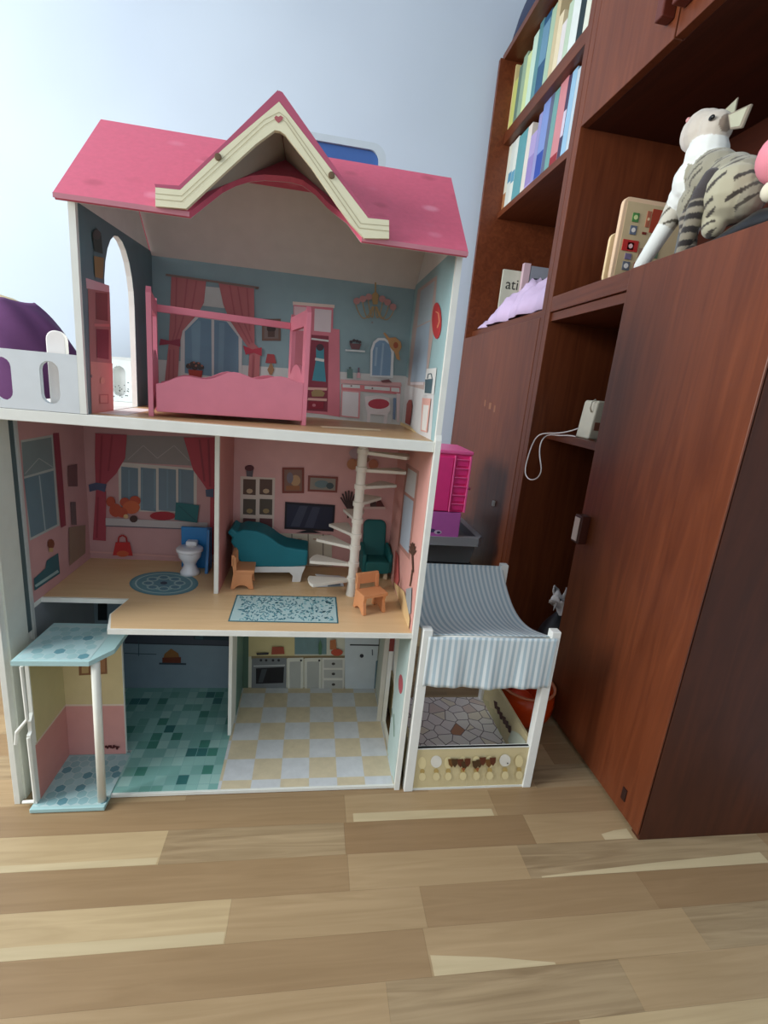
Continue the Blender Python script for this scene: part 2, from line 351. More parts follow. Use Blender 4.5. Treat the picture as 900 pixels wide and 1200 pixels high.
# dark bundle on top of the bookcase
o = MB().grid(lambda u, v: Vector((0.866*K+0.18*u, yb-0.03-0.52*v, zt+0.025+0.25*max(0, math.sin(PI*u))**.45*max(0, math.sin(PI*v))**.35+0.006*math.sin(20*u+9*v))), 16, 24, paint((52, 60, 84), 0.8)).build('folded_bag', None, smooth=True, thick=0.004)
tag(recenter(o, (.95*K, yb-0.25, zt+0.024)), 'dark blue cloth bag lying on top of the bookcase', 'bag')

# ---- niche above the cupboard door: lavender cloth and upright books
zn = 1.312*K+0.0305
pts = [(575, 376, .875), (583, 352, .90), (593, 338, .92), (612, 334, .95), (630, 322, .96), (642, 318, .97), (650, 325, .98)]
def cloth_pt(u, v):
    # crumpled cloth on the niche shelf, ridge line falling off to the left
    y = (2.735-0.855*u)*K; prof = min(1, .12+u*2.2)*(1-0.25*u)
    h_ = 0.148*prof*max(0, math.sin(PI*v))**0.5
    w = 0.012*math.sin(23*u+7*v)+0.010*math.sin(41*u-13*v+2)+0.006*math.sin(67*v+11*u)
    x = (0.865+0.26*v)*K+0.01*math.sin(17*u)*(1-v)+0.006*math.sin(39*u+3)
    return Vector((x, y, zn+0.003+max(0, h_+w*1.1*min(1, 4*v*(1-v)))))
o = MB().grid(cloth_pt, 70, 26, paint((206, 184, 214), 0.9)).build('cloth', None, smooth=True, thick=0.004)
tag(recenter(o, (0.98*K, 2.3*K, zn)), 'crumpled lavender cloth lying in the niche above the cupboard door', 'cloth')
def upright(x, y, w, dth, hgt, rgb, label, rz=0, pr=None, name='book'):
    b = thing(name, label, 'book', (x, y, zn), rz)
    MB().box(-w/2+0.002, w/2-0.002, -dth/2+0.0015, dth/2-0.0015, 0.002, hgt-0.003, paint((226, 222, 210), .8)).build('pages', b, local=True)
    c = MB(); mt = paint(rgb, .45)
    c.box(-w/2, w/2, -dth/2, -dth/2+0.0015, 0, hgt, mt).box(-w/2, w/2, dth/2-0.0015, dth/2, 0, hgt, mt).box(-w/2-0.0012, -w/2, -dth/2, dth/2, 0, hgt, mt)
    c.build('cover', b, local=True); return b
b1 = upright(.985*K+.085, 2.79*K, 0.17, 0.014, 0.262, (206, 208, 190), 'pale cream book with dark letters standing behind the lavender cloth', 0.0)
cu_t = bpy.data.curves.new('lettering', 'FONT'); cu_t.body = 'ati'; cu_t.size = 0.062; cu_t.extrude = 0.0003
to = bpy.data.objects.new('lettering', cu_t); C.objects.link(to); to.parent = b1; to.rotation_euler = (PI/2, 0, 0); to.location = (-0.070, -0.0073, 0.185); cu_t.materials.append(paint((50, 54, 50)))
lm = bpy.data.meshes.new_from_object(to.evaluated_get(bpy.context.evaluated_depsgraph_get())); lo = bpy.data.objects.new('lettering', lm); C.objects.link(lo); lo.parent = b1; lo.location = to.location; lo.rotation_euler = to.rotation_euler; bpy.data.objects.remove(to, do_unlink=True); lo.name = 'lettering'
upright(1.08*K+.0155, 2.756*K, 0.028, 0.022, 0.290, (220, 190, 200), 'narrow pink and white book standing behind the lavender cloth', 0.0)
b3 = upright(1.12*K+.0765, 2.757*K, 0.15, 0.02, 0.282, (150, 156, 168), 'grey book with a dark lower cover standing right behind the lavender cloth', 0.0)
MB().box(-0.06, 0.06, -0.0106, -0.0100, 0.14, 0.235, paint((26, 28, 44))).build('cover_print', b3, local=True)

# ---- open bay: white box with cord, dark bag
zs = 0.893*K+0.0003
wb = thing('white_box', 'cream plastic box with a small brown label on the shelf of the open bay', 'box', (1.002*K, 1.60*K, zs), 0.03)
def prof(w): return [(-w, 0), (w, 0), (w*0.93, 0.103), (-w*0.80, 0.103), (-w*0.86, 0.096)]
MB().prism([(x, -0.032, z) for x, z in prof(0.058)], (0, 0.064, 0), paint((224, 218, 196), 0.4)).build('casing', wb, 0.004, local=True)
MB().box(-0.047, -0.016, -0.0330, -0.0322, 0.024, 0.046, paint((150, 98, 78))).build('label_plate', wb, local=True)
MB().tube([(-0.050, -0.02, 0.105), (-0.060, -0.02, 0.098), (-0.062, -0.02, 0.082), (-0.055, -0.02, 0.072)], 0.0025, paint((224, 218, 200))).build('carry_loop', wb, smooth=True, local=True)
cp = [(680, 501), (670, 505), (660, 507), (650, 508), (640, 507.5), (632, 509), (627, 514), (622, 525), (618, 538), (615, 550), (616, 558), (621, 563), (628, 562), (633, 557), (635, 549), (633, 540), (632, 530), (633, 520), (637, 512), (645, 508.5), (655, 511), (665, 513), (676, 513)]
path = [on(x, y, 'x', (0.835+(0.065 if (i < 2 or i > 20) else .05 if (i < 4 or i > 18) else 0.02 if i in (4,18) else 0))*K) for i, (x, y) in enumerate(cp)]
path = [Vector((p.x, p.y, max(p.z, zs+0.0025) if p.x > 0.9*K else p.z)) for p in path]
o = MB().tube(path, 0.0022, paint((232, 226, 222), .5), 6).build('cord', None, smooth=True)
q = o.modifiers.new('smooth', 'SUBSURF'); q.levels = 1; q.render_levels = 1
tag(recenter(o, path[0]), 'thin white cord looping over the shelf edge beside the cream box', 'cord')
o = MB().grid(lambda u, v: Vector((1.0*K+0.11*math.cos(2*PI*u)*math.sin(PI*(0.5+v/2))*(1+.12*math.sin(9*u+5*v)), 1.55*K+0.10*math.sin(2*PI*u)*math.sin(PI*(0.5+v/2))*(1+.1*math.sin(14*u)), 0.0465+0.19*v**.8+0.008*math.sin(30*u+8*v)*v)), 32, 14, paint((22, 20, 24), 0.45)).build('black_bag', None, smooth=True)
tag(recenter(o, (1.0*K, 1.55*K, 0.046)), 'crumpled black bag at the bottom of the open bay', 'bag')
pc = on(652, 716, 'y', 1.50*K)
o = MB().grid(lambda u, v: pc+Vector((0.05*u-0.01+.01*math.sin(9*v), 0.03*v+.012*math.sin(8*u), 0.05*v+0.014*math.sin(11*u+6*v))), 10, 8, paint((216, 210, 208), 0.7)).build('paper_scrap', None, smooth=True, thick=0.001)
tag(recenter(o, pc), 'crumpled white paper scrap on the black bag in the open bay', 'paper')

# ---- cat niche: game boards, plush cat, pink plush, black pouch
zc = 1.37*K+0.0003
def board(px, yv, name, label, w_, hgt, th, rgb, edge):
    c = on(px[0], px[1], 'y', yv); b = thing(name, label, 'board', (c.x, yv, zc))
    pts = []
    r = 0.016
    for (cx, cz, a0) in ((w_-r, r, -90), (w_-r, hgt-r, 0), (r, hgt-r, 90), (r, r, 180)):
        for k in range(5): a = math.radians(a0+k*22.5); pts.append((cx+r*math.cos(a), 0, cz+r*math.sin(a)))
    MB().prism(pts, (0, th, 0), paint(edge, 0.5)).build('board', b, 0.002, local=True)
    return b
bd = board((715, 322), 1.50*K, 'game_board', 'light wooden game board with coloured picture tiles behind the plush cat', 0.20, 0.186, 0.012, (222, 186, 150), (222, 190, 156))
g = MB(); g.box(0.010, 0.19, -0.0006, 0.0004, 0.008, 0.176, paint((196, 176, 138))); g.build('printed_face', bd, local=True)
def tile(x, z, w, h, c1, c2=None, k=0):
    mb = MB(); mb.box(x, x+w, -0.0022, -0.0006, z, z+h, paint(c1))
    if c2: mb.lathe((x+w/2, -0.0022, z+h/2), [(w*.32, 0), (w*.32, -0.0006)], paint(c2), 12, 'y')
    mb.build('picture_tile', bd, local=True)
tile(.028, .135, .016, .019, (70, 128, 66), (200, 214, 150)); tile(.028, .108, .016, .019, (96, 106, 124), (226, 220, 214)); tile(.016, .072, .040, .024, (186, 44, 40))
tile(.029, .075, .016, .016, (150, 30, 40), (236, 190, 190)); tile(.028, .054, .016, .013, (120, 110, 140)); tile(.026, .030, .018, .019, (100, 108, 120), (230, 228, 224))
tile(.064, .128, .010, .034, (168, 96, 70), (220, 190, 150)); tile(.077, .118, .024, .050, (160, 60, 36)); tile(.06, .112, .011, .005, (120, 40, 30)); tile(.060, .06, .018, .022, (150, 120, 96)); tile(.082, .065, .03, .03, (100, 120, 96)); tile(.055, .024, .03, .026, (130, 60, 50))
b2 = board((707, 322), 1.53*K, 'game_board', 'thin pale board standing left of the picture tile board, only its edge showing', 0.10, 0.115, 0.008, (226, 200, 160), (232, 206, 160))
# ---- plush cat
def sphere(mb, c, r, mat, n=16, sq=(1, 1, 1)):
    vs = []; fs = []
    for j in range(1, n//2):
        for i in range(n):
            a, b = 2*PI*i/n, PI*j/(n//2); vs.append(Vector(c)+Vector((r*sq[0]*math.cos(a)*math.sin(b), r*sq[1]*math.sin(a)*math.sin(b), r*sq[2]*math.cos(b))))
    t = len(vs); vs += [Vector(c)+Vector((0, 0, r*sq[2])), Vector(c)-Vector((0, 0, r*sq[2]))]
    for j in range(n//2-2):
        for i in range(n): fs.append((j*n+i, (j+1)*n+i, (j+1)*n+(i+1) % n, j*n+(i+1) % n))
    for i in range(n): fs.append((t, i, (i+1) % n)); k = (n//2-2)*n; fs.append((t+1, k+(i+1) % n, k+i))
    return mb.add(vs, fs, mat)
def fused(name, balls, chains, voxel, parent, colour_fn, smooth_it=6, cols=None):
    """one continuous skin over balls and tapering limbs, coloured as a fur pattern"""
    mb = MB(); dm = paint((128, 128, 128)); allb = [(Vector(c), r, k) for c, r, k in balls]
    for (a, ra, b, rb, k) in chains:
        a, b = Vector(a), Vector(b); n = max(2, int((b-a).length/(min(ra, rb)*0.35)))
        for i in range(n+1): t = i/n; allb.append((a.lerp(b, t), ra+(rb-ra)*t, k))
    for c, r, k in allb: sphere(mb, c, r, dm, 14)
    tmp = mb.build('tmp', None); q = tmp.modifiers.new('r', 'REMESH'); q.mode = 'VOXEL'; q.voxel_size = voxel
    q = tmp.modifiers.new('s', 'SMOOTH'); q.factor = 0.5; q.iterations = smooth_it
    me = bpy.data.meshes.new_from_object(tmp.evaluated_get(bpy.context.evaluated_depsgraph_get())); bpy.data.objects.remove(tmp, do_unlink=True)
    me.name = name; me.materials.clear(); off = root_loc(parent)
    ca = me.color_attributes.new('fur', 'FLOAT_COLOR', 'POINT')
    for i, v in enumerate(me.vertices):
        best = min(allb, key=lambda t: (v.co-t[0]).length-t[1]); ca.data[i].color = L3(colour_fn(v.co.copy(), best[2]))
    for v in me.vertices: v.co -= off
    for p in me.polygons: p.use_smooth = True
    mt, nt, b = node_mat('fur_'+name, 0.9); at = nt.nodes.new('ShaderNodeAttribute'); at.attribute_name = 'fur'
    n = nt.nodes.new('ShaderNodeTexNoise'); n.inputs['Scale'].default_value = 450; bp = nt.nodes.new('ShaderNodeBump'); bp.inputs['Strength'].default_value = 0.35; bp.inputs['Distance'].default_value = 0.002
    nt.links.new(n.outputs['Fac'], bp.inputs['Height']); nt.links.new(bp.outputs['Normal'], b.inputs['Normal']); nt.links.new(at.outputs['Color'], b.inputs['Base Color'])
    b.inputs['Sheen Weight'].default_value = 0.3
    me.materials.append(mt); o = bpy.data.objects.new(name, me); C.objects.link(o); o.parent = parent; return o
cat = thing('plush_cat', 'plush tabby cat with white chest sitting with its head raised in the cabinet niche', 'plush toy', (0.915*K, 1.2*K, zc))
CX = 0.915
def cp_(x, y, xx=CX): return on(x, y, 'x', xx*K)
px = 1/640.0
balls = [(cp_(826, 155), 24*px, 'head'), (cp_(818, 158), 21*px, 'face'), (cp_(822, 149), 19*px, 'face'), (cp_(838, 152), 20*px, 'head'), (cp_(811, 152, CX+.005), 12*px, 'face'),
         (cp_(828, 182), 25*px, 'white'), (cp_(815, 212), 27*px, 'chest'), (cp_(802, 232), 20*px, 'chest'),
         (cp_(836, 208), 30*px, 'tabby'), (cp_(856, 212), 28*px, 'tabby'), (cp_(866, 216), 28*px, 'tabby'), (cp_(820, 240), 26*px, 'tabby'),
         (cp_(858, 228, .905), 33*px, 'haunch'), (cp_(840, 250, .893), 19*px, 'haunch'), (cp_(836, 266, .885), 13*px, 'haunch'), (cp_(874, 232), 22*px, 'tabby')]
fp = on(752, 304, 'x', .862*K); fp.z = zc+.010
fp2 = Vector((.98*K, 1.36*K, zc+.013))
chains = [(cp_(795, 240), 16*px, cp_(781, 265, .895), 12*px, 'leg'), (cp_(781, 265, .895), 12*px, fp, 9*px, 'paw'),
          (cp_(815, 245, .95), 15*px, fp2, 9*px, 'paw'), (cp_(808, 256, .885), 12*px, Vector((.875*K, 1.19*K, zc+.012)), 9*px, 'ring')]
def fur(v, k):
    t = v.y*1.0+v.z*1.35; w = math.sin(t*235+2.2*math.sin(v.z*60)+1.6*math.sin(v.y*45)); base = (150, 146, 126)
    if k == 'white' or k == 'paw': return (226, 230, 224)
    if k == 'chest': return (226, 230, 224) if v.y > 1.245*K+(v.z-1.45*K)*0.1 else base
    if k == 'face': return (206, 198, 186)
    if k == 'head': return (132, 118, 104) if v.y < 1.213*K else (196, 188, 174)
    if k == 'leg': return (196, 192, 176) if w < .75 else (84, 78, 66)
    nz = math.sin(v.y*150+v.z*31)+.6*math.sin(v.z*170-v.x*60+1.3)
    if k == 'haunch': return (176, 172, 146) if (w < 0.50 or nz < -.15) else (62, 56, 48)
    if k == 'ring': return (140, 132, 116) if math.sin(v.z*420) < 0 else (50, 44, 40)
    return base if (w < .5 or nz < -.2) else (72, 66, 56)
fused('body', balls, chains, 0.0026, cat, fur)
def tailcol(v, k):
    if v.z > 1.478*K: return (58, 52, 52)
    return (146, 140, 122) if math.sin(v.z*330) > -.1 else (44, 40, 38)
fused('tail', [], [(cp_(834, 208, .862), 10*px, cp_(824, 226, .852), 11*px, 't'), (cp_(824, 226, .852), 11*px, cp_(816, 246, .850), 11*px, 't'), (cp_(816, 246, .850), 11*px, cp_(811, 262, .855), 10*px, 't'), (cp_(811, 262, .855), 10*px, Vector((.868*K, 1.2*K, zc+.012)), 8*px, 't')], 0.003, cat, tailcol, 4)
def ear(pa, pb, pc, pd, nm):
    mb = MB(); a, b, c, d2 = pa, pb, pc, pd; nrm = (b-a).cross(c-a).normalized()*0.006
    if nrm.x < 0: nrm = -nrm
    mb.prism([a, b, c, d2], nrm, paint((140, 130, 114), .9)); e = mb.build('ear', cat, 0.002)
    s = lambda p, q: p.lerp(q, 0.22); ctr = (a+b+c+d2)/4
    MB().prism([s(p, ctr)-nrm*0.12 for p in (a, b, c, d2)], nrm*0.1, paint((176, 176, 152), .9)).build('inner_ear', e)
ear(cp_(852, 134, .91), cp_(880, 121, .905), cp_(868, 150, .905), cp_(855, 152, .91), 'ear')
ear(cp_(846, 131, .96), cp_(866, 112, .985), cp_(862, 132, .98), cp_(850, 140, .965), 'ear')
eb = MB(); ec = cp_(834, 138, .882); sphere(eb, ec, 0.0065, paint((20, 22, 24), .1), 12, (.6, 1.1, .7)); eb.build('eye', cat, smooth=True)
nb = MB(); sphere(nb, cp_(807, 141, .915), 0.0055, paint((206, 150, 148), .5), 10); nb.build('nose', cat, smooth=True)
# pink plush and black pouch beside the cat
pk = thing('plush_toy', 'pink plush toy with pale snout at the right frame edge behind the tabby cat', 'plush toy', (1.0*K, 1.0*K, zc))
mb = MB(); hc = on(921, 184, 'y', 1.0*K); c = Vector((hc.x+.048, hc.y, zc+.040)); sphere(mb, c, 0.040, paint((222, 138, 148), .9), 24); mb.build('body', pk, smooth=True)
mb = MB(); sphere(mb, hc, 0.040, paint((226, 140, 152), .9), 24); mb.build('head', pk, smooth=True)
mb = MB(); sphere(mb, on(905, 224, 'y', .99*K), 0.016, paint((220, 214, 190), .9), 16); mb.build('snout', pk, smooth=True)
o = MB().grid(lambda u, v: Vector(((.845+.085*v+.004*math.sin(9*u))*K, (1.135-.24*u)*K, zc+.002+(0.012+.040*u)*max(0, math.sin(PI*v))**.5*max(0, math.sin(PI*min(1, u*.9+.06)))**.35+.002*math.sin(22*u+6*v)*math.sin(PI*v))), 26, 12, paint((26, 26, 28), 0.35)).build('black_pouch', None, smooth=True, thick=.002)
tag(recenter(o, (.93*K, 1.0*K, zc)), 'shiny black pouch lying at the feet of the plush cat', 'pouch')

# ================================================================== TOY SUN CANOPY with mosaic floor
cx0, cx1, cy0, cy1 = .286*K, .633*K, 1.008*K, 1.385*K
cn = thing('toy_canopy', 'white toy pergola with blue striped fabric roof and printed stone floor beside the dollhouse', 'toy pergola', ((cx0+cx1)/2, (cy0+cy1)/2, 0))
pw = .023*K
HF, HB = .460*K, .498*K
for (x, y, h_) in ((cx0, cy0, HF), (cx1-pw, cy0, HF), (cx0, cy1-pw, HB), (cx1-pw, cy1-pw, HB)):
    MB().box(x, x+pw, y, y+pw, 0, h_, paint((226, 228, 222), .5)).build('post', cn, 0.0012)
def mosaic():
    mt, nt, b = node_mat('printed_mosaic', .45); tc = nt.nodes.new('ShaderNodeTexCoord')
    v = nt.nodes.new('ShaderNodeTexVoronoi'); v.feature = 'DISTANCE_TO_EDGE'; v.inputs['Scale'].default_value = 27; v2 = nt.nodes.new('ShaderNodeTexVoronoi'); v2.inputs['Scale'].default_value = 27
    v.inputs['Scale'].default_value = v2.inputs['Scale'].default_value = 34; v.voronoi_dimensions = '2D'; v2.voronoi_dimensions = '2D'
    sp = nt.nodes.new('ShaderNodeSeparateColor'); r = ramp(nt, [(0, (236, 230, 226)), (.45, (240, 236, 228)), (.66, (222, 206, 196)), (.82, (190, 140, 108)), (.88, (238, 230, 212))], 'CONSTANT')
    lt = nt.nodes.new('ShaderNodeMath'); lt.operation = 'LESS_THAN'; lt.inputs[1].default_value = .035
    mx = nt.nodes.new('ShaderNodeMix'); mx.data_type = 'RGBA'; mx.inputs[7].default_value = L3((120, 108, 108))
    for q in (v, v2): nt.links.new(tc.outputs['Object'], q.inputs['Vector'])
    nt.links.new(v2.outputs['Color'], sp.inputs[0]); nt.links.new(sp.outputs[0], r.inputs['Fac']); nt.links.new(v.outputs['Distance'], lt.inputs[0]); nt.links.new(lt.outputs[0], mx.inputs[0])
    nt.links.new(r.outputs['Color'], mx.inputs[6]); nt.links.new(mx.outputs[2], b.inputs['Base Color']); return mt
M_mos = mosaic()
MB().box(cx0+.004, cx1-.004, cy0+.006, cy1-.006, 0.004, 0.012, M_mos).build('base_board', cn)
M_sand = paint((206, 192, 148), .5)
ph = .127*K
fr = MB().box(cx0+pw, cx1-pw, cy0+.004, cy0+.011, 0.002, ph, M_sand).build('side_board', cn, 0.0008)
MB().box(cx0+pw, cx1-pw, cy0+.003, cy0+.012, 0.0, 0.005, M_white).box(cx0+pw, cx1-pw, cy0+.003, cy0+.012, ph-.002, ph, M_white).build('edge_strip', fr)
rb = MB().box(cx1-.011, cx1-.004, cy0+pw, cy1-pw, 0.002, ph, M_sand).build('side_board', cn, 0.0008)
MB().box(cx0+.004, cx0+.011, cy0+pw, cy1-pw, 0.002, ph, M_sand).build('side_board', cn, 0.0008)
# baluster print, front board
p = Print('y', cy0+.004, 6.43, 480, 760, -1)
for bx in (95, 200, 290, 400, 500, 600, 715, 820):
    t = 880 if bx < 900 else 0
    if bx in (200, 715): p.ell(bx, 850-(bx-200)*.03, 42, 46, (222, 220, 208))
    else: p.ell(bx, 862-(bx-95)*.03, 30, 46, (224, 210, 160))
    p.ell(bx, 925-(bx-95)*.03, 18, 20, (184, 158, 96)); p.ell(bx, 965-(bx-95)*.03, 26, 30, (222, 208, 160))
for fx, fy in ((310, 850), (335, 850), (378, 850), (408, 868), (432, 845), (490, 862), (520, 852), (545, 835), (590, 850), (620, 835)):
    p.poly([(fx-24, fy-26), (fx+24, fy-30), (fx+22, fy+8), (fx+2, fy+36), (fx-18, fy+14)], random.choice(((92, 46, 26), (110, 74, 34), (74, 52, 28))))
for fx in (400, 505): p.poly([(fx-15, 885), (fx+15, 885), (fx, 915)], (150, 88, 50))
p.poly([(726, 845), (736, 845), (736, 855), (726, 855)], (60, 60, 60)); p.done('printed_balusters', fr)
p = Print('x', cx1-.011, 6.43, 480, 760, -1)
for (a, b_, c, d_) in ((520, 340, 560, 470), (560, 380, 600, 540), (600, 440, 640, 600), (640, 480, 680, 680)): p.poly([(a, b_), (c, b_+20), (c+15, d_), (a+20, d_)], (190, 182, 140))
for fx, fy in ((650, 430), (670, 470), (690, 510), (715, 545), (735, 575), (755, 610)): p.poly([(fx-14, fy-40), (fx+14, fy-25), (fx+12, fy+30), (fx-6, fy+20)], (74, 40, 30))
p.poly([(745, 690), (775, 615), (830, 640), (880, 700), (880, 725), (760, 730)], (196, 204, 186)); p.done('printed_flowers', rb)
# striped fabric
def stripes():
    mt, nt, b = node_mat('striped_fabric', .85); tc = nt.nodes.new('ShaderNodeTexCoord'); sx = nt.nodes.new('ShaderNodeSeparateXYZ')
    m1 = nt.nodes.new('ShaderNodeMath'); m1.operation = 'MULTIPLY'; m1.inputs[1].default_value = 1/0.0118
    fr_ = nt.nodes.new('ShaderNodeMath'); fr_.operation = 'FRACT'
    r = ramp(nt, [(0, (216, 224, 224)), (.4, (216, 224, 224)), (.52, (170, 190, 198)), (.9, (170, 190, 198)), (1, (216, 224, 224))])
    n = nt.nodes.new('ShaderNodeTexNoise'); n.inputs['Scale'].default_value = 700; bp = nt.nodes.new('ShaderNodeBump'); bp.inputs['Strength'].default_value = .3; bp.inputs['Distance'].default_value = .001
    nt.links.new(tc.outputs['Object'], sx.inputs[0]); nt.links.new(sx.outputs['X'], m1.inputs[0]); nt.links.new(m1.outputs[0], fr_.inputs[0]); nt.links.new(fr_.outputs[0], r.inputs['Fac']); nt.links.new(r.outputs['Color'], b.inputs['Base Color'])
    nt.links.new(n.outputs['Fac'], bp.inputs['Height']); nt.links.new(bp.outputs['Normal'], b.inputs['Normal']); return mt
M_str = stripes()
rodF, rodB = HF-.018, HB-.010
MB().tube([(cx0+pw/2, cy0+pw/2, rodF), (cx1-pw/2, cy0+pw/2, rodF)], .004, M_white).build('front_rod', cn, smooth=True)
MB().tube([(cx0+pw/2, cy1-pw/2, rodB), (cx1-pw/2, cy1-pw/2, rodB)], .004, M_white).build('back_rod', cn, smooth=True)
xa, xb = cx0+pw*.55, cx1-pw*.35
def sail(u, v):
    x = xa+pw*.4+(xb-xa-pw*.8)*u+ (0.004 if u > .5 else 0)*0
    y = cy1-pw/2-.002+(cy0-cy1+pw)*v; z = rodB+.005+(rodF-rodB)*v-0.052*math.sin(PI*v**.85)-.004*math.sin(PI*v)*math.cos(2*PI*u)
    return Vector((x, y, z+.0015*math.sin(26*u)*math.sin(PI*v)))
def valance(u, v):
    wv = .0028*math.sin(20*u+1)+.0016*math.sin(47*u); z1 = (.312-.006*u)*K
    return Vector((xa+(xb-xa)*u-(pw*.0), cy0-.0035-.002*v+wv*v, rodF+.006+(z1-rodF-.006)*v+.0015*math.sin(9*u)*v))
sl = MB().grid(sail, 50, 34, M_str).build('fabric_roof', cn, smooth=True, thick=.0012)
MB().grid(valance, 60, 16, M_str).build('valance', cn, smooth=True, thick=.0012)
MB().grid(lambda u, v: Vector((xa+pw*.4+(xb-xa-pw*.8)*u, cy1-pw/2-.006-.001*v, rodB+.006-.024*v)), 40, 3, M_str).build('rear_hem', cn, smooth=True, thick=.0012)

# ================================================================== things behind
# translucent storage tub, pink dresser on a lilac case
def glassy(name, rgb, rough=.25, trans=.75):
    mt, nt, b = node_mat(name, rough); b.inputs['Base Color'].default_value = L3(rgb); b.inputs['Transmission Weight'].default_value = trans; b.inputs['IOR'].default_value = 1.3; return mt
ty0, ty1 = 1.90*K, 2.36*K
lw = thing('storage_box', 'black lidded storage crate on the floor under the translucent tub', 'box', (.58*K, 2.13*K, 0))
MB().box(.36*K, .715*K, ty0+.03, ty1-.02, 0, .285*K, paint((22, 22, 26), .4)).build('crate_body', lw, .004)
MB().box(.35*K, .725*K, ty0+.02, ty1-.01, .265*K, .29*K, paint((14, 14, 16), .4)).build('lid', lw, .003)
tb = thing('storage_tub', 'translucent grey plastic tub with a wide rim standing behind the toy pergola', 'tub', (.55*K, 2.13*K, .291*K))
zb, zt2 = .2912*K, .425*K
mb = MB(); a = (.37*K, .712*K, ty0+.03, ty1-.02); b_ = (.355*K, .728*K, ty0+.015, ty1-.005)
def shell(mb, A, B, z0, z1, mat):
    lo = [(A[0], A[2], z0), (A[1], A[2], z0), (A[1], A[3], z0), (A[0], A[3], z0)]; hi = [(B[0], B[2], z1), (B[1], B[2], z1), (B[1], B[3], z1), (B[0], B[3], z1)]
    mb.add(lo+hi, [(0, 3, 2, 1), (0, 1, 5, 4), (1, 2, 6, 5), (2, 3, 7, 6), (3, 0, 4, 7)], mat)
shell(mb, a, b_, zb, zt2-.02, glassy('tub_plastic', (190, 196, 200), .3, .85)); mb.build('tub_body', tb, thick=.002)
mb = MB(); r1 = (.340*K, .752*K, ty0-.004, ty1+.012)
out = [(r1[0], r1[2]), (r1[1]-.02, r1[2]), (r1[1], r1[2]+.03), (r1[1], r1[3]), (r1[0], r1[3])]
M_rim = paint((150, 154, 160), .3)
plate('rim', [(x, y, zt2-.036) for x, y in out], [[(b_[0]+.004, b_[2]+.004, zt2-.036), (b_[1]-.004, b_[2]+.004, zt2-.036), (b_[1]-.004, b_[3]-.004, zt2-.036), (b_[0]+.004, b_[3]-.004, zt2-.036)]], (0, 0, .030), glassy('rim_plastic', (186, 190, 196), .3, .45), tb)
MB().box(.40*K, .69*K, ty0+.05, ty1-.04, zb+.003, zb+.07, paint((26, 28, 36), .7)).build('dark_contents', tb, .01)
# lilac drawer base
lz0 = .4115*K
lc = thing('lilac_case', 'lilac plastic drawer case with printed figures under the pink dresser', 'box', (.5*K, 2.0*K, lz0))
MB().box(.375*K, .637*K, 1.90*K, 2.20*K, lz0+.001, .523*K, paint((190, 98, 178), .4)).build('case', lc, .002)
p = Print('y', 1.90*K, 3.6, 470, 500, -1); p.ell(130, 438, 14, 8, (80, 60, 110)); p.ell(155, 445, 16, 9, (206, 190, 216)); p.ell(158, 446, 8, 5, (60, 50, 90)); p.done('printed_figures', lc)
dz0 = .5235*K
dr = thing('doll_dresser', 'hot pink plastic doll wardrobe with small drawers and round knob on the lilac case', 'toy dresser', (.5*K, 2.05*K, dz0))
HP = paint((240, 56, 138), .35); HP2 = paint((244, 104, 166), .35)
dx0, dx1, dy0, dy1, dz1 = .36*K, .650*K, 1.905*K, 2.14*K, .765*K
MB().box(dx0, dx1, dy0, dy1, dz0+.001, dz1, HP).build('body', dr, .002)
MB().prism([(dx0-.004, dy0-.006, dz1), (dx1+.004, dy0-.006, dz1), (dx1+.004, dy1, dz1), (dx0-.004, dy1, dz1)], (0, 0, .012), HP2).build('top_board', dr, .003)
MB().box(dx0+.004, .575*K, dy0-.006, dy0, dz0+.004, dz1-.01, HP).build('door', dr, .002)
MB().box(.578*K, .584*K, dy0-.008, dy0, dz0+.002, dz1-.004, HP2).box(dx1-.006, dx1, dy0-.008, dy0, dz0+.002, dz1-.004, HP2).build('frame', dr, .001)
n = 6; hh = (dz1-.01-dz0-.006)/n
for i in range(n):
    z = dz0+.005+i*hh; w = MB().box(.587*K, dx1-.008, dy0-.004, dy0, z+.003, z+hh-.003, HP).build('drawer', dr, .0015)
    MB().box(.587*K, dx1-.008, dy0-.008, dy0-.004, z+hh-.006, z+hh-.003, HP2).build('drawer_lip', w, .0005)
MB().tube([(dx1, dy0+.01, .625*K), (dx1+.012, dy0+.01, .625*K)], [.003, .005], paint((232, 120, 170), .3), 10).build('knob', dr, smooth=True)

# orange translucent bowl
ob = thing('orange_bowl', 'translucent orange plastic bucket on the floor between the toy pergola and the cabinet', 'bucket', (.728*K, 1.295*K, 0))
cb = Vector((.728*K, 1.295*K, 0))
M_or = glassy('orange_plastic', (226, 84, 30), .2, .55)
prof = [(0.0, .002), (.045, .002), (.062, .012), (.072, .035), (.0745, .065), (.070, .098), (.0672, .098), (.0712, .065), (.0688, .036), (.060, .016), (.044, .006), (0.0, .006)]
MB().lathe(cb, prof, M_or, 40, cap=False).build('bowl', ob, smooth=True)
MB().lathe(cb, [(.0670, .097), (.0735, .097), (.0735, .101), (.0670, .101), (.0670, .097)], glassy('rim_orange', (230, 150, 110), .2, .5), 40, cap=False).build('rim', ob, smooth=True)
mb = MB(); sphere(mb, cb+Vector((-.01, .0, .046)), .038, paint((196, 60, 24), .5), 16, (1, 1, .8)); cc = mb.build('ball', None, smooth=True); tag(recenter(cc, cb+Vector((-.01, 0, .006))), 'orange ball lying inside the orange bucket', 'ball')

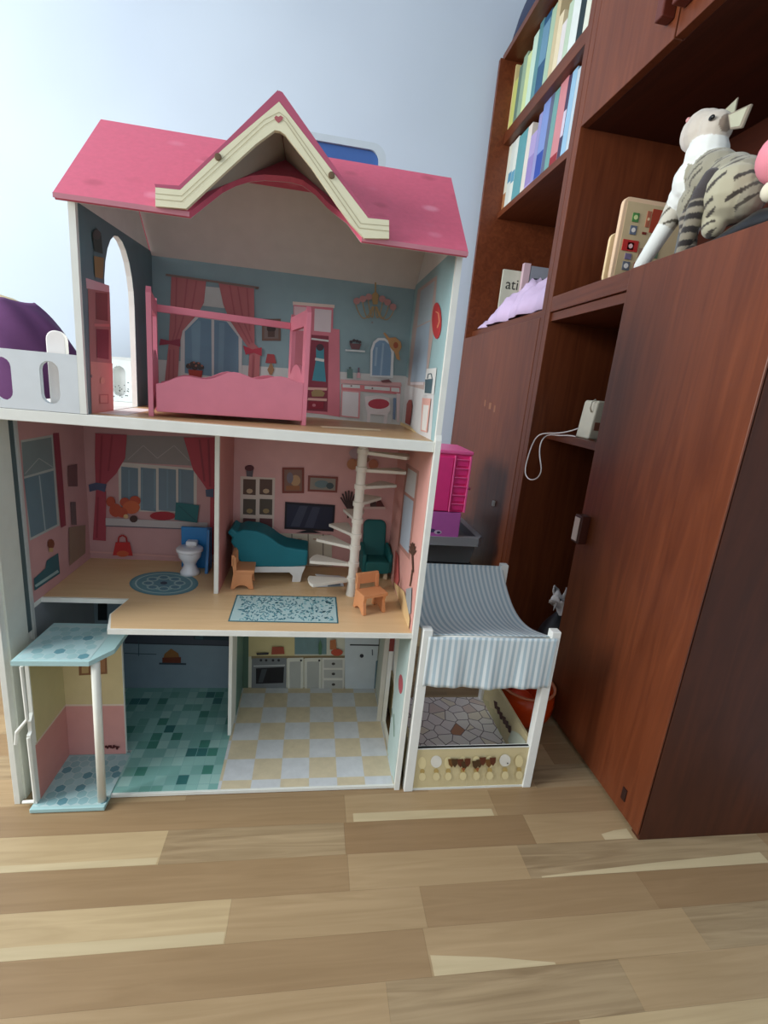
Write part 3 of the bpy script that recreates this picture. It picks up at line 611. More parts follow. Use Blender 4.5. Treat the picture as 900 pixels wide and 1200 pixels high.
# blue board with clear rim behind the roof, standing on the floor
yb2 = 1.56*K
bb = thing('plastic_board', 'tall blue panel with a clear rounded rim peeking above the roof ridge', 'board', (.02*K, yb2, 0))
def rr(x0, x1, z0, z1, r, y):
    pts = []
    for (cx, cz, a0) in ((x1-r, z0+r, -90), (x1-r, z1-r, 0), (x0+r, z1-r, 90), (x0+r, z0+r, 180)):
        for k in range(6): a = math.radians(a0+k*18); pts.append((cx+r*math.cos(a), y, cz+r*math.sin(a)))
    return pts
o1 = rr(-.10*K, .165*K, 0.0, 1.650*K, .03, yb2); i1 = rr(-.10*K+.016, .165*K-.016, .016, 1.650*K-.014, .02, yb2)
plate('clear_rim', o1, [i1], (0, .03, 0), paint((186, 200, 206), .25), bb)
MB().prism(rr(-.10*K+.0165, .165*K-.0165, .0165, 1.650*K-.0145, .02, yb2+.006), (0, .018, 0), paint((58, 96, 158), .4)).build('blue_panel', bb)

# cream beanbag partly covered by a purple cloth, behind the terrace
bgp = thing('beanbag', 'bulging cream beanbag seat behind the dollhouse terrace', 'beanbag', (-1.06, 2.3*K, 0))
bc = Vector((-1.06, 2.3*K, 0))
def bag(u, v, s=1.0):
    a = 2*PI*u; b = PI*v; R = (.31+.012*math.sin(3*a)+.006*math.sin(7*a+2))*s
    return bc+Vector((R*math.cos(a)*math.sin(b)**.8, .62*R*math.sin(a)*math.sin(b)**.8, (.49-.49*math.cos(b))*s*.995+.0))
MB().grid(lambda u, v: bag(u, v), 48, 30, paint((206, 190, 150), .9)).build('seat_body', bgp, smooth=True)
def pcl(u, v):
    a = math.radians(-150+190*u); s_ = min(1, max(0, (math.degrees(a)+95)/50)); s_ = s_*s_*(3-2*s_); b = PI*(.52+(.245+.115*s_)*v)
    R = (.31+.012*math.sin(3*a)+.006*math.sin(7*a+2))*1.03+.005*math.sin(11*a+9*b)
    return bc+Vector((R*math.cos(a)*math.sin(b)**.8, .62*R*math.sin(a)*math.sin(b)**.8, (.49-.49*math.cos(b))*1.010+.004*math.sin(9*b+4*a)))
o = MB().grid(pcl, 40, 26, paint((94, 56, 98), .9)).build('purple_cloth', None, smooth=True, thick=.006)
tag(recenter(o, bc+Vector((0, 0, .9))), 'purple cloth draped over the cream beanbag behind the terrace railing', 'cloth')

# ================================================================== DOLLHOUSE
XL, XM, XR = -.611*K, -.425*K, .262*K      # inner faces: tower side, upper left side, right side
YF, YB = 1.0196*K, 1.437*K
Z2, Z3, ZE = .443*K, .897*K, 1.262*K       # floor tops and eave
TP = .0095
dh = thing('dollhouse', 'three-storey white wooden dollhouse with pink gabled roof and printed rooms', 'dollhouse', ((XL+XR)/2, (YF+YB)/2, 0))
PT = paint
def hx(*p): return Vector(p)
# --- base, floors
def checker():
    mt, nt, b = node_mat('printed_checker', .4); tc = nt.nodes.new('ShaderNodeTexCoord')
    ck = nt.nodes.new('ShaderNodeTexChecker'); ck.inputs['Scale'].default_value = 1; ck.inputs['Color1'].default_value = L3((216, 220, 222)); ck.inputs['Color2'].default_value = L3((218, 204, 172))
    mp = nt.nodes.new('ShaderNodeMapping'); mp.inputs['Scale'].default_value = (1/(.0716*K), 1/(.0715*K), 0); mp.inputs['Location'].default_value = ((-.1745+.0994)/.0716+.5/1e3, (1.2283-1.0508)/.0715, .5)
    n = nt.nodes.new('ShaderNodeTexNoise'); n.inputs['Scale'].default_value = 60; mx = nt.nodes.new('ShaderNodeMix'); mx.data_type = 'RGBA'; mx.blend_type = 'MULTIPLY'; mx.inputs[0].default_value = .25
    nt.links.new(tc.outputs['Object'], mp.inputs['Vector']); nt.links.new(mp.outputs['Vector'], ck.inputs['Vector']); nt.links.new(ck.outputs['Color'], mx.inputs[6]); nt.links.new(tc.outputs['Object'], n.inputs['Vector']); nt.links.new(n.outputs['Fac'], mx.inputs[7]); nt.links.new(mx.outputs[2], b.inputs['Base Color']); return mt
def mosaic_tiles():
    mt, nt, b = node_mat('printed_green_tiles', .35); tc = nt.nodes.new('ShaderNodeTexCoord')
    mp = nt.nodes.new('ShaderNodeMapping'); s = 1/(.0268*K); mp.inputs['Scale'].default_value = (s, s*.86, 0); fl = nt.nodes.new('ShaderNodeVectorMath'); fl.operation = 'FLOOR'
    wn = nt.nodes.new('ShaderNodeTexWhiteNoise'); wn.noise_dimensions = '3D'
    r = ramp(nt, [(0, (126, 176, 168)), (.3, (142, 188, 180)), (.52, (156, 196, 188)), (.70, (110, 164, 152)), (.80, (72, 134, 120)), (.93, (58, 114, 112))], 'CONSTANT')
    fr = nt.nodes.new('ShaderNodeVectorMath'); fr.operation = 'FRACTION'; sp = nt.nodes.new('ShaderNodeSeparateXYZ')
    m1 = nt.nodes.new('ShaderNodeMath'); m1.operation = 'LESS_THAN'; m1.inputs[1].default_value = .05; m2 = nt.nodes.new('ShaderNodeMath'); m2.operation = 'LESS_THAN'; m2.inputs[1].default_value = .05
    mm = nt.nodes.new('ShaderNodeMath'); mm.operation = 'MAXIMUM'; mx = nt.nodes.new('ShaderNodeMix'); mx.data_type = 'RGBA'; mx.inputs[7].default_value = L3((134, 178, 174))
    k = nt.links.new
    k(tc.outputs['Object'], mp.inputs['Vector']); k(mp.outputs['Vector'], fl.inputs[0]); k(fl.outputs[0], wn.inputs['Vector']); k(wn.outputs['Value'], r.inputs['Fac']); k(mp.outputs['Vector'], fr.inputs[0]); k(fr.outputs[0], sp.inputs[0])
    k(sp.outputs['X'], m1.inputs[0]); k(sp.outputs['Y'], m2.inputs[0]); k(m1.outputs[0], mm.inputs[0]); k(m2.outputs[0], mm.inputs[1]); k(mm.outputs[0], mx.inputs[0]); k(r.outputs['Color'], mx.inputs[6]); k(mx.outputs[2], b.inputs['Base Color']); return mt
base = MB().box(-.424*K, XR, YF, YB, 0.001, .0085, M_white).build('floor_panel', dh, .0008)
XP = -.176*K
MB().box(-.421*K, XP-.002, YF+.004, YB, .0086, .0092, mosaic_tiles()).build('printed_tiles', base)
MB().box(XP-.002, XR, YF+.004, YB, .0086, .0092, checker()).build('printed_checks', base)
fl = MB().box(XL, -.4245*K, 1.165*K, YB, .001, .0085, M_white).build('floor_panel', dh)
MB().box(XL, -.4212*K, 1.166*K, YB, .0086, .0092, bpy.data.materials['printed_green_tiles']).build('printed_tiles', fl)
M_ply = wood('toy_floor_print', (208, 174, 130), (226, 194, 150), (3, 24, 24), .38, .1, 1, .01)
M_plyw = wood('toy_floor_print_tan', (186, 148, 104), (206, 172, 126), (3, 24, 24), .38, .1, 1, .01)
a = [on(124, 740, 'z', Z2), on(135, 712, 'z', Z2)]
notch = [(-.409*K, YF), (-.428*K, 1.10*K), (-.418*K, 1.168*K), (-.600*K, 1.168*K)]
f2 = plate('floor_panel', [(x, y, Z2-.0098) for x, y in [(XR, YF), (XR, YB), (XL, YB), (XL, 1.168*K)]+notch[::-1][1:3]+[(-.430*K, 1.09*K), (-.409*K, YF)]], [], (0, 0, .0093), M_white, dh)
plate('printed_boards', [(x, y, Z2-.0005) for x, y in [(XR, YF+.004), (XR, YB), (XL, YB), (XL, 1.174*K), (-.416*K, 1.174*K), (-.427*K, 1.09*K), (-.404*K, YF+.004)]], [], (0, 0, .0005), M_ply, f2)
f3 = MB().box(-.64*K, XR, YF, YB, Z3-.018, Z3-.0006, M_white).build('floor_panel', dh, .001)
MB().box(XM, XR, YF+.012, YB, Z3-.0006, Z3, M_plyw).build('printed_boards', f3)
MB().box(XM+.004, -.37*K, 1.06*K, 1.25*K, Z3, Z3+.0004, M_white).build('white_patch', f3)
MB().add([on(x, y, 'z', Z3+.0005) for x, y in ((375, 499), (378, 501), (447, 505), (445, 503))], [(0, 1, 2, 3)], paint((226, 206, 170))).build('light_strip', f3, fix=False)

# --- back panels
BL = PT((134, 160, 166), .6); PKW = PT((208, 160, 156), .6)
back3 = MB().box(-.44*K, XR+.009, YB, YB+.005, Z3, 1.285*K, BL).build('back_panel', dh)
back2 = MB().box(XL, XR, YB, YB+.005, Z2, Z3-.018, PKW).build('back_panel', dh)
back2l = MB().box(XL-.008, XP-.03, YB-.0008, YB, Z2, Z3-.018, PT((182, 140, 140), .6)).build('printed_paper', back2)
back1 = MB().box(XP-.003, XR, YB, YB+.005, 0.01, Z2-.01, PT((196, 196, 178), .6)).build('back_panel', dh)
back1l = MB().box(XL-.008, XP-.003, YB, YB+.005, 0.0, Z2-.01, PT((124, 144, 156), .6)).build('back_panel', dh)
# --- side panels
def arch(x, ya, yb_, za, zb_, n=12):
    r = (yb_-ya)/2; pts = [(x, yb_, za), (x, ya, za)] if False else []
    pts = [(x, ya, za)]+[(x, (ya+yb_)/2-r*math.cos(PI*i/n), zb_-r*1.5+1.5*r*math.sin(PI*i/n)) for i in range(n+1)]+[(x, yb_, za)]
    return pts
ridgeY, ridgeZ = 1.229*K, 1.470*K
GM = PT((92, 118, 124), .6)
upl = plate('side_panel', [(XM-.0095, YF, Z3), (XM-.0095, YB, Z3), (XM-.0095, YB, ZE), (XM-.0095, ridgeY, ridgeZ-.012), (XM-.0095, YF, ZE)], [arch(XM-.0095, 1.128*K, 1.30*K, Z3+.0004, 1.255*K)], (.0095, 0, 0), M_white, dh)
RT = .0095
upr = plate('side_panel', [(XR, YF, Z3-.0), (XR, YB, Z3), (XR, YB, ZE), (XR, ridgeY, ridgeZ-.012), (XR, YF, ZE)], [], (RT, 0, 0), M_white, dh)
lor = plate('side_panel', [(XR+.0003, YF-.004, 0), (XR+.0003, YF-.004, .900*K), (XR+.0003, YF+.0, .912*K), (XR+.0003, YF+.008, .915*K), (XR+.0003, YF+.014, .905*K), (XR+.0003, YF+.014, .88*K), (XR+.0003, YB, .88*K), (XR+.0003, YB, 0)],
            [[(XR+.0003, 1.145*K, .008), (XR+.0003, 1.268*K, .008), (XR+.0003, 1.268*K, Z2-.012), (XR+.0003, 1.205*K, Z2-.012), (XR+.0003, 1.19*K, .27*K), (XR+.0003, 1.15*K, .20*K)]], (.010, 0, 0), M_white, dh)
tl = MB().box(XL-.0095, XL, YF-.006, YB, 0, Z3-.018, M_white).build('side_panel', dh, .0006)
# lift guide: two thin rails and a dark groove on the tower side
MB().box(XL, XL+.0015, 1.096*K, 1.118*K, .385*K, Z3-.018, PT((74, 92, 94))).build('lift_groove', tl)
MB().box(XL, XL+.0045, 1.118*K, 1.127*K, .36*K, Z3-.018, PT((186, 190, 186))).build('lift_rail', tl)
MB().box(XL, XL+.004, YF+.006, 1.096*K, .0, Z3-.018, PT((212, 217, 206))).build('lift_rail', tl)
# --- partitions
p2 = MB().box(XP-.027*K*1.25-.0085-.004, XP-.027*K*1.25-.004, 1.214*K, YB, Z2, Z3-.018, M_white).build('partition', dh, .0005)
p2f = MB()
p1 = MB().box(XP-.0075, XP, 1.214*K, YB, .009, Z2-.01, M_white).build('partition', dh, .0005)
MB().box(XP-.0005+.0006, XP+.0006+.0006, 1.30*K, YB, .009, Z2-.01, PT((96, 130, 118))).build('printed_wall', p1)
MB().box(XP-.0085, XP-.0076, 1.225*K, YB, .009, Z2-.01, PT((96, 112, 118))).build('printed_wall', p1)
xp2 = XP-.027*K*1.25-.004
MB().box(xp2+.0001, xp2+.0008, 1.222*K, YB, Z2, Z3-.018, PT((190, 128, 122))).build('printed_wall', p2)
MB().box(xp2-.0094, xp2-.0086, 1.222*K, YB, Z2, Z3-.018, PT((170, 112, 112))).build('printed_wall', p2)

# --- prints: bedroom back wall
YP = YB-.0002
CUR = (182, 110, 112); CUR2 = (166, 92, 98); WH = (206, 208, 206); PAN = (112, 146, 166)
w = Print('y', YB, 6.43, 170, 310, -1)
w.poly([(-300, 690), (2100, 850), (2100, 1300), (-300, 1150)], (198, 200, 198)); 
w.done('printed_wainscot', back3)
w.rect(0, 0, 1, 1, WH); w.mb = MB()
w.poly([(455, 165), (565, 175), (600, 330), (430, 310)], (190, 196, 192)); w.poly([(270, 500), (405, 372), (622, 405), (732, 540), (728, 890), (268, 850)], WH)
w.poly([(300, 505), (405, 400), (500, 415), (503, 842), (300, 818)], PAN); w.poly([(522, 418), (615, 430), (705, 545), (705, 862), (520, 842)], PAN)
w.poly([(350, 470), (400, 420), (420, 430), (410, 830), (360, 825)], (126, 160, 178)); w.poly([(560, 440), (600, 440), (590, 850), (550, 845)], (126, 160, 178))
w.line([(440, 370), (470, 385), (500, 370), (530, 395), (560, 375)], 10, WH); w.line([(245, 858), (745, 905)], 22, WH); w.line([(260, 880), (520, 915)], 5, (90, 90, 96)); w.done('printed_window', back3)
w.poly([(200, 90), (462, 128), (445, 290), (400, 370), (285, 500), (262, 600), (245, 935), (145, 930), (180, 600), (190, 400)], CUR)
w.poly([(556, 142), (822, 182), (826, 600), (870, 640), (858, 930), (772, 938), (788, 640), (720, 545), (640, 420), (590, 300)], CUR)
for a in ([(240, 100), (230, 500), (200, 600)], [(320, 110), (290, 400), (230, 580)], [(390, 125), (350, 360)], [(640, 160), (680, 400), (790, 600)], [(700, 170), (740, 420), (810, 590)], [(770, 180), (790, 500)], [(190, 640), (180, 920)], [(220, 640), (215, 920)], [(815, 680), (805, 920)]): w.line(a, 10, CUR2)
w.poly([(120, 560), (190, 575), (265, 560), (270, 620), (190, 600), (110, 610)], (150, 62, 80)); w.poly([(740, 610), (810, 640), (880, 625), (880, 690), (820, 665), (760, 680)], (176, 56, 74)); w.done('printed_curtain', back3)
w.line([(160, 80), (860, 178)], 16, (132, 112, 104)); w.ell(845, 180, 14, 10, (112, 96, 88)); w.done('printed_curtain_rod', back3)
w.poly([(328, 790), (438, 800), (425, 872), (340, 868)], (166, 62, 52)); 
for a in ((335, 765), (365, 750), (400, 755), (425, 775), (380, 775)): w.ell(a[0], a[1], 24, 20, (70, 62, 60)); w.ell(a[0]+8, a[1]-12, 9, 8, (170, 110, 90), 8)
w.done('printed_flowerpot', back3)
w = Print('y', YB, 3, 240, 300, -1, .001)
w.rect(201, 221, 267, 298, (112, 88, 78)); w.rect(209, 229, 259, 290, (120, 108, 104)); w.ell(234, 255, 16, 14, (60, 48, 46)); w.rect(222, 265, 246, 285, (84, 66, 60)); w.done('printed_picture', back3)
w.poly([(220, 344), (244, 346), (252, 378), (213, 376)], (160, 66, 70)); w.poly([(230, 378), (236, 378), (244, 400), (236, 418), (228, 418), (220, 400)], (156, 118, 84)); w.done('printed_lamp', back3)
w = Print('y', YB, 6.43, 340, 320, -1, .001)
w.poly([(20, 215), (335, 240), (335, 265), (20, 240)], (216, 196, 186)); w.poly([(25, 240), (325, 262), (322, 420), (372, 425), (375, 1085), (255, 1065), (110, 1050), (25, 1040)], (206, 120, 134))
w.poly([(185, 268), (312, 280), (305, 448), (180, 435)], (212, 200, 204)); w.poly([(30, 250), (150, 260), (150, 440), (30, 430)], (214, 180, 186))
w.poly([(160, 465), (290, 475), (280, 1045), (125, 1035)], (134, 56, 72)); w.line([(160, 495), (290, 512)], 14, WH)
w.poly([(195, 560), (215, 580), (240, 580), (255, 560), (255, 650), (270, 820), (165, 810), (195, 650)], (72, 140, 156)); w.line([(188, 648), (256, 660)], 20, (214, 216, 210)); w.ell(225, 560, 28, 26, (72, 50, 60))
w.poly([(135, 860), (280, 866), (275, 885), (130, 880)], (216, 170, 160)); w.poly([(135, 940), (278, 946), (275, 965), (130, 958)], (216, 170, 160)); w.poly([(160, 895), (185, 878), (235, 880), (262, 905), (250, 930), (165, 930)], (156, 132, 92)); w.poly([(140, 965), (255, 970), (250, 1025), (140, 1020)], (140, 40, 58)); w.ell(180, 995, 14, 12, (190, 120, 130), 8)
w.done('printed_wardrobe', back3)
w.poly([(380, 800), (835, 825), (838, 855), (380, 830)], (206, 160, 160)); w.poly([(385, 835), (830, 858), (830, 915), (385, 880)], (200, 120, 124)); w.poly([(395, 838), (525, 845), (525, 868), (395, 862)], WH); w.poly([(560, 850), (750, 862), (750, 888), (560, 874)], WH); w.poly([(760, 862), (822, 866), (822, 898), (760, 890)], WH)
w.poly([(385, 880), (528, 890), (522, 1095), (378, 1080)], (204, 140, 144)); w.poly([(395, 890), (515, 900), (510, 1085), (388, 1072)], (210, 206, 208)); w.poly([(800, 905), (828, 910), (820, 1120), (800, 1120)], (208, 190, 190)); w.poly([(775, 940), (798, 942), (790, 1105), (772, 1100)], (108, 128, 156))
w.ell(460, 850, 7, 5, (90, 60, 60), 8); w.ell(618, 868, 7, 5, (90, 60, 60), 8); w.done('printed_dressing_table', back3)
w.poly([(560, 930), (660, 920), (745, 940), (755, 1030), (735, 1060), (722, 1150), (700, 1150), (705, 1070), (605, 1060), (598, 1140), (575, 1135), (580, 1050), (570, 1020)], (214, 206, 206)); w.ell(665, 985, 80, 38, (176, 62, 78)); w.done('printed_stool', back3)
w.poly([(600, 780), (605, 580), (625, 520), (660, 490), (710, 490), (755, 525), (780, 590), (772, 790)], (212, 218, 220)); w.poly([(615, 770), (620, 590), (640, 530), (670, 508), (710, 510), (745, 540), (760, 600), (752, 775)], (118, 150, 178)); w.line([(650, 560), (640, 700)], 16, (150, 176, 196)); w.line([(700, 530), (680, 770)], 14, (150, 176, 196)); w.done('printed_mirror', back3)
w.poly([(698, 455), (712, 450), (745, 490), (790, 485), (830, 520), (836, 560), (815, 600), (826, 660), (800, 650), (785, 600), (750, 560), (735, 510)], (184, 140, 92)); w.ell(793, 545, 18, 24, (160, 84, 56)); w.done('printed_hat', back3)
w.line([(415, 582), (562, 592)], 12, (206, 214, 214)); w.poly([(445, 530), (535, 535), (520, 578), (460, 574)], (106, 72, 76)); 
for a in ((458, 520), (480, 510), (503, 515), (522, 522)): w.ell(a[0], a[1], 13, 12, (64, 56, 60), 8)
w.done('printed_shelf', back3)
w.poly([(428, 725), (470, 722), (472, 795), (426, 792)], (92, 122, 118)); w.ell(450, 716, 10, 10, (80, 100, 100), 8); w.poly([(505, 750), (525, 750), (530, 792), (500, 790)], (206, 160, 166)); w.rect(509, 712, 521, 750, (110, 90, 110)); w.poly([(680, 810), (740, 800), (765, 825), (690, 825)], (110, 70, 74)); w.done('printed_bottle', back3)
G = (166, 138, 92); PKK = (176, 128, 126)
w.line([(640, 75), (640, 170)], 10, G); w.poly([(610, 170), (640, 140), (665, 170), (655, 240), (620, 240)], G)
for (fx, fy) in ((500, 235), (548, 215), (588, 210), (690, 215), (732, 240), (770, 275)):
    sx = 632+(fx-632)*.25; dx = fx-632
    w.line([(632+dx*(.12+.95*t-.55*math.sin(PI*t)*(.3 if abs(dx) < 70 else .0)), 255+(fy-255)*t*t+95*math.sin(PI*t)**.8) for t in [i/9 for i in range(10)]], 7, G)
for a in ((500, 215), (545, 200), (590, 185), (690, 200), (730, 225), (770, 260)): w.ell(a[0], a[1], 26, 26, PKK, 10)
w.ell(615, 375, 8, 8, (130, 130, 130), 8); w.done('printed_chandelier', back3)
# white dot glint: tiny printed star
# --- right wall of the bedroom
blr = MB().box(XR-.0006, XR, YF+.008, YB, Z3, ZE+.012, PT((150, 182, 184), .6)).build('printed_wall', upr)  # blue wallpaper lightened, window light on this side put into the colour
w = Print('x', XR-.0006, 5.217, 470, 300, -1, .0003)
w.poly([(-10, 715), (120, 790), (215, 680), (180, 1160), (-10, 1040)], (206, 208, 206)); w.done('printed_wainscot', upr)
w.poly([(104, 205), (222, 118), (195, 500), (150, 820), (40, 790), (70, 450)], (186, 168, 160)); w.poly([(122, 215), (208, 150), (183, 390), (100, 430)], (166, 184, 190)); w.poly([(98, 440), (180, 400), (150, 770), (58, 770)], (158, 178, 192)); w.line([(60, 780), (140, 780)], 16, (214, 206, 206)); w.done('printed_window', upr)
w.ell(221, 396, 29, 112, (180, 58, 60), 24); w.line([(215, 340), (232, 350), (238, 400), (225, 440)], 6, (220, 150, 110)); w.done('printed_plate', upr)
w.poly([(160, 690), (222, 685), (205, 845), (140, 850)], (214, 218, 214)); w.poly([(152, 755), (200, 750), (190, 842), (148, 838)], (72, 98, 106)); w.line([(166, 750), (172, 722), (190, 720), (195, 750)], 6, (72, 98, 106)); w.done('printed_bag', upr)
w.poly([(135, 868), (188, 872), (165, 1080), (125, 1070)], (216, 168, 156)); w.poly([(142, 910), (176, 914), (158, 1070), (130, 1062)], (220, 220, 214)); w.done('printed_chair', upr)
w.poly([(40, 905), (52, 880), (70, 880), (75, 915), (60, 1035), (30, 1020)], (150, 78, 70)); w.done('printed_bottle', upr)
w.poly([(-10, 1010), (60, 1040), (180, 1160), (120, 1160), (-10, 1080)], (226, 204, 150)); w.done('printed_skirting', upr)
# --- left wall of the bedroom
bll = plate('printed_wall', [(XM, YF+.006, Z3), (XM, YB, Z3), (XM, YB, ZE+.012), (XM, YF+.008, ZE)], [arch(XM, 1.128*K, 1.30*K, Z3+.0004, 1.255*K)], (.0005, 0, 0), PT((98, 124, 130), .6), upl)  # blue wallpaper darkened, shade on this side put into the colour
w = Print('x', XM+.0005, 4.444, 85, 230, 1, .0003)
w.poly([(68, 425), (190, 465), (192, 500), (72, 480)], (206, 170, 176)); w.poly([(78, 480), (192, 500), (212, 1146), (98, 1140)], (156, 108, 104)); w.poly([(92, 860), (206, 870), (213, 1146), (100, 1140)], (196, 138, 126))
w.poly([(118, 500), (180, 505), (182, 650), (120, 640)], (110, 58, 56)); w.poly([(120, 690), (186, 695), (186, 850), (124, 840)], (112, 42, 54)); w.line([(110, 670), (190, 672)], 14, (190, 120, 116))
w.rect(136, 1030, 184, 1080, (176, 104, 96)); w.rect(142, 1036, 178, 1074, (204, 140, 128)); w.ell(152, 960, 12, 18, (206, 150, 130), 8); w.done('printed_cupboard', upl)
w.poly([(105, 310), (158, 320), (152, 430), (112, 420)], (142, 122, 84)); w.poly([(95, 190), (118, 165), (142, 190), (152, 300), (108, 285)], (62, 74, 70)); w.ell(120, 200, 22, 26, (84, 84, 84), 9); w.done('printed_vase', upl)

# --- middle storey left room
w = Print('y', YB-.0008, 3.3333, 0, 480, -1, .0003)
w.poly([(490, 100), (740, 105), (768, 220), (465, 205)], (136, 128, 126)); w.line([(500, 195), (560, 140), (615, 190), (680, 140), (740, 200)], 3, (160, 152, 148)); w.poly([(462, 205), (770, 230), (768, 405), (466, 395)], (190, 182, 174))
for a in ((474, 540), (550, 610), (620, 688), (697, 757)): w.poly([(a[0], 222+(a[0]-474)*.04), (a[1], 226+(a[1]-474)*.04), (a[1], 398), (a[0], 392)], (104, 122, 134))
for i in range(5): w.line([(505+i*50, 235), (505+i*50, 385)], 7, (112, 134, 146))
w.done('printed_window', back2)
w.poly([(374, 92), (497, 98), (490, 190), (455, 250), (405, 300), (416, 320), (415, 512), (364, 508), (376, 320), (372, 200)], (156, 64, 76)); w.poly([(718, 108), (842, 108), (842, 565), (820, 565), (822, 330), (795, 290), (755, 235)], (164, 60, 72))
for a in ([(400, 100), (392, 290)], [(440, 100), (425, 240)], [(385, 340), (380, 500)], [(780, 115), (800, 280)], [(815, 115), (822, 300)]): w.line(a, 8, (138, 52, 64))
w.poly([(348, 292), (380, 284), (418, 290), (412, 322), (384, 312), (352, 320)], (72, 78, 104)); w.poly([(804, 312), (835, 308), (835, 342), (806, 338)], (72, 84, 108)); w.done('printed_curtain', back2)
w.poly([(415, 422), (812, 440), (812, 466), (415, 450)], (176, 168, 168)); w.line([(415, 452), (812, 468)], 4, (90, 86, 96)); w.line([(330, 552), (690, 572)], 6, (196, 150, 144)); w.done('printed_window_seat', back2)
for a in ((435, 358, 18, 20), (455, 392, 26, 26), (490, 360, 20, 18), (530, 355, 22, 20), (515, 380, 34, 26), (480, 400, 22, 20)): w.ell(a[0], a[1], a[2], a[3], random.choice(((168, 72, 50), (186, 92, 58))), 12)
w.ell(495, 415, 10, 9, (200, 168, 120), 8); w.ell(525, 425, 16, 14, (66, 46, 44), 10); w.done('printed_teddy_bear', back2)
w.ell(638, 413, 50, 17, (150, 34, 46)); w.done('printed_red_cushion', back2)
w.poly([(690, 360), (780, 372), (772, 440), (684, 428)], (36, 96, 100)); w.line([(700, 372), (765, 430)], 4, (30, 80, 86)); w.done('printed_teal_cushion', back2)
w.poly([(455, 515), (510, 515), (522, 568), (444, 566)], (176, 42, 42)); w.line([(465, 518), (468, 495), (482, 488), (496, 496), (500, 518)], 6, (166, 40, 44)); w.ell(483, 560, 24, 12, (186, 84, 50)); w.done('printed_handbag', back2)
# left wall print
tlp = MB().box(XL, XL+.0006, 1.128*K, YB, Z2, Z3-.018, PT((196, 150, 148), .6)).build('printed_wall', tl)
MB().box(XL, XL+.0006, 1.128*K, YB, 0, Z2-.010, PT((126, 130, 134), .6)).build('printed_wall', tl)
w = Print('x', XL+.0006, 3.3333, 0, 480, 1, .0003)
w.poly([(80, 120), (205, 98), (232, 452), (116, 512)], (176, 182, 176)); w.poly([(84, 128), (200, 108), (208, 228), (92, 262)], (124, 138, 138)); w.poly([(92, 270), (208, 238), (222, 448), (120, 500)], (104, 128, 138)); w.line([(152, 258), (176, 478)], 5, (160, 176, 178)); w.line([(96, 250), (150, 190), (205, 225)], 3, (164, 170, 168)); w.done('printed_window', tl)
w.poly([(205, 92), (228, 90), (242, 250), (256, 452), (236, 462), (222, 300)], (140, 60, 72)); w.done('printed_curtain', tl)
w.poly([(130, 660), (175, 620), (180, 590), (225, 560), (232, 640), (132, 708)], (52, 96, 104)); w.line([(135, 690), (225, 630)], 10, (150, 178, 176)); w.done('printed_sofa', tl)
w.ell(196, 525, 14, 20, (126, 70, 50), 9); w.rect(188, 540, 204, 556, (190, 160, 110)); w.done('printed_plant', tl); w.poly([(262, 220), (298, 212), (300, 300), (264, 300)], (120, 84, 84)); w.done('printed_picture', tl); w.poly([(272, 360), (292, 360), (296, 450), (276, 450)], (110, 92, 92)); w.done('printed_vase', tl); w.poly([(265, 460), (330, 450), (330, 560), (268, 610)], (142, 118, 100)); w.done('printed_cabinet', tl)

# --- middle storey right room
w = Print('y', YB, 3.1034, 240, 500, -1, .0004)
w.poly([(130, 180), (256, 186), (250, 400), (128, 396)], (206, 192, 180))
for i, (a, b_) in enumerate(((190, 246), (262, 318), (332, 386))):
    for (c, d_) in ((140, 186), (200, 246)): w.poly([(c, a), (d_, a+2), (d_-1, b_+3), (c-1, b_)], ((92, 70, 60), (84, 76, 66), (96, 60, 62))[i]); w.ell((c+d_)/2, b_-12, 12, 9, ((186, 160, 130), (150, 130, 90), (120, 60, 70))[i], 8)
w.done('printed_bookshelf', back2)
w.poly([(150, 150), (178, 150), (174, 182), (152, 180)], (92, 84, 90)); w.ell(163, 150, 17, 11, (86, 40, 46), 10); w.done('printed_flowerpot', back2)
w.rect(282, 148, 361, 241, (124, 60, 50)); w.rect(290, 156, 353, 233, (128, 96, 84)); w.ell(330, 195, 18, 20, (176, 140, 104)); w.ell(310, 185, 12, 20, (120, 110, 120)); w.rect(296, 214, 345, 230, (150, 96, 60)); w.done('printed_picture', back2)
w.poly([(376, 177), (484, 182), (481, 239), (374, 234)], (128, 66, 58)); w.poly([(384, 184), (476, 189), (474, 231), (382, 227)], (140, 132, 122)); w.ell(425, 208, 26, 14, (104, 124, 128)); w.ell(455, 214, 14, 12, (66, 80, 84), 8); w.done('printed_picture', back2)
w.poly([(293, 272), (474, 284), (468, 380), (290, 370)], (22, 16, 26)); w.poly([(300, 280), (466, 291), (461, 372), (297, 363)], (30, 34, 56)); w.poly([(345, 286), (375, 288), (345, 362), (312, 360)], (58, 62, 80)); w.poly([(392, 290), (420, 292), (395, 366), (362, 364)], (54, 58, 78)); w.poly([(330, 384), (380, 372), (425, 385)], (22, 18, 24)); w.done('printed_television', back2)
w.poly([(248, 384), (462, 392), (462, 505), (248, 500)], (196, 190, 172))
for x in (317, 376, 430): w.line([(x, 388), (x, 500)], 4, (120, 112, 100))
for x in (282, 345, 402): w.line([(x-8, 406), (x+8, 407)], 3, (150, 100, 80))
w.done('printed_cabinet', back2)
for i in range(9): a = math.radians(-160+i*24); w.line([(522, 300), (522+30*math.cos(a), 268+38*math.sin(a))], 6, (64, 44, 44))
w.line([(520, 330), (520, 270)], 6, (70, 50, 48)); w.done('printed_plant', back2)
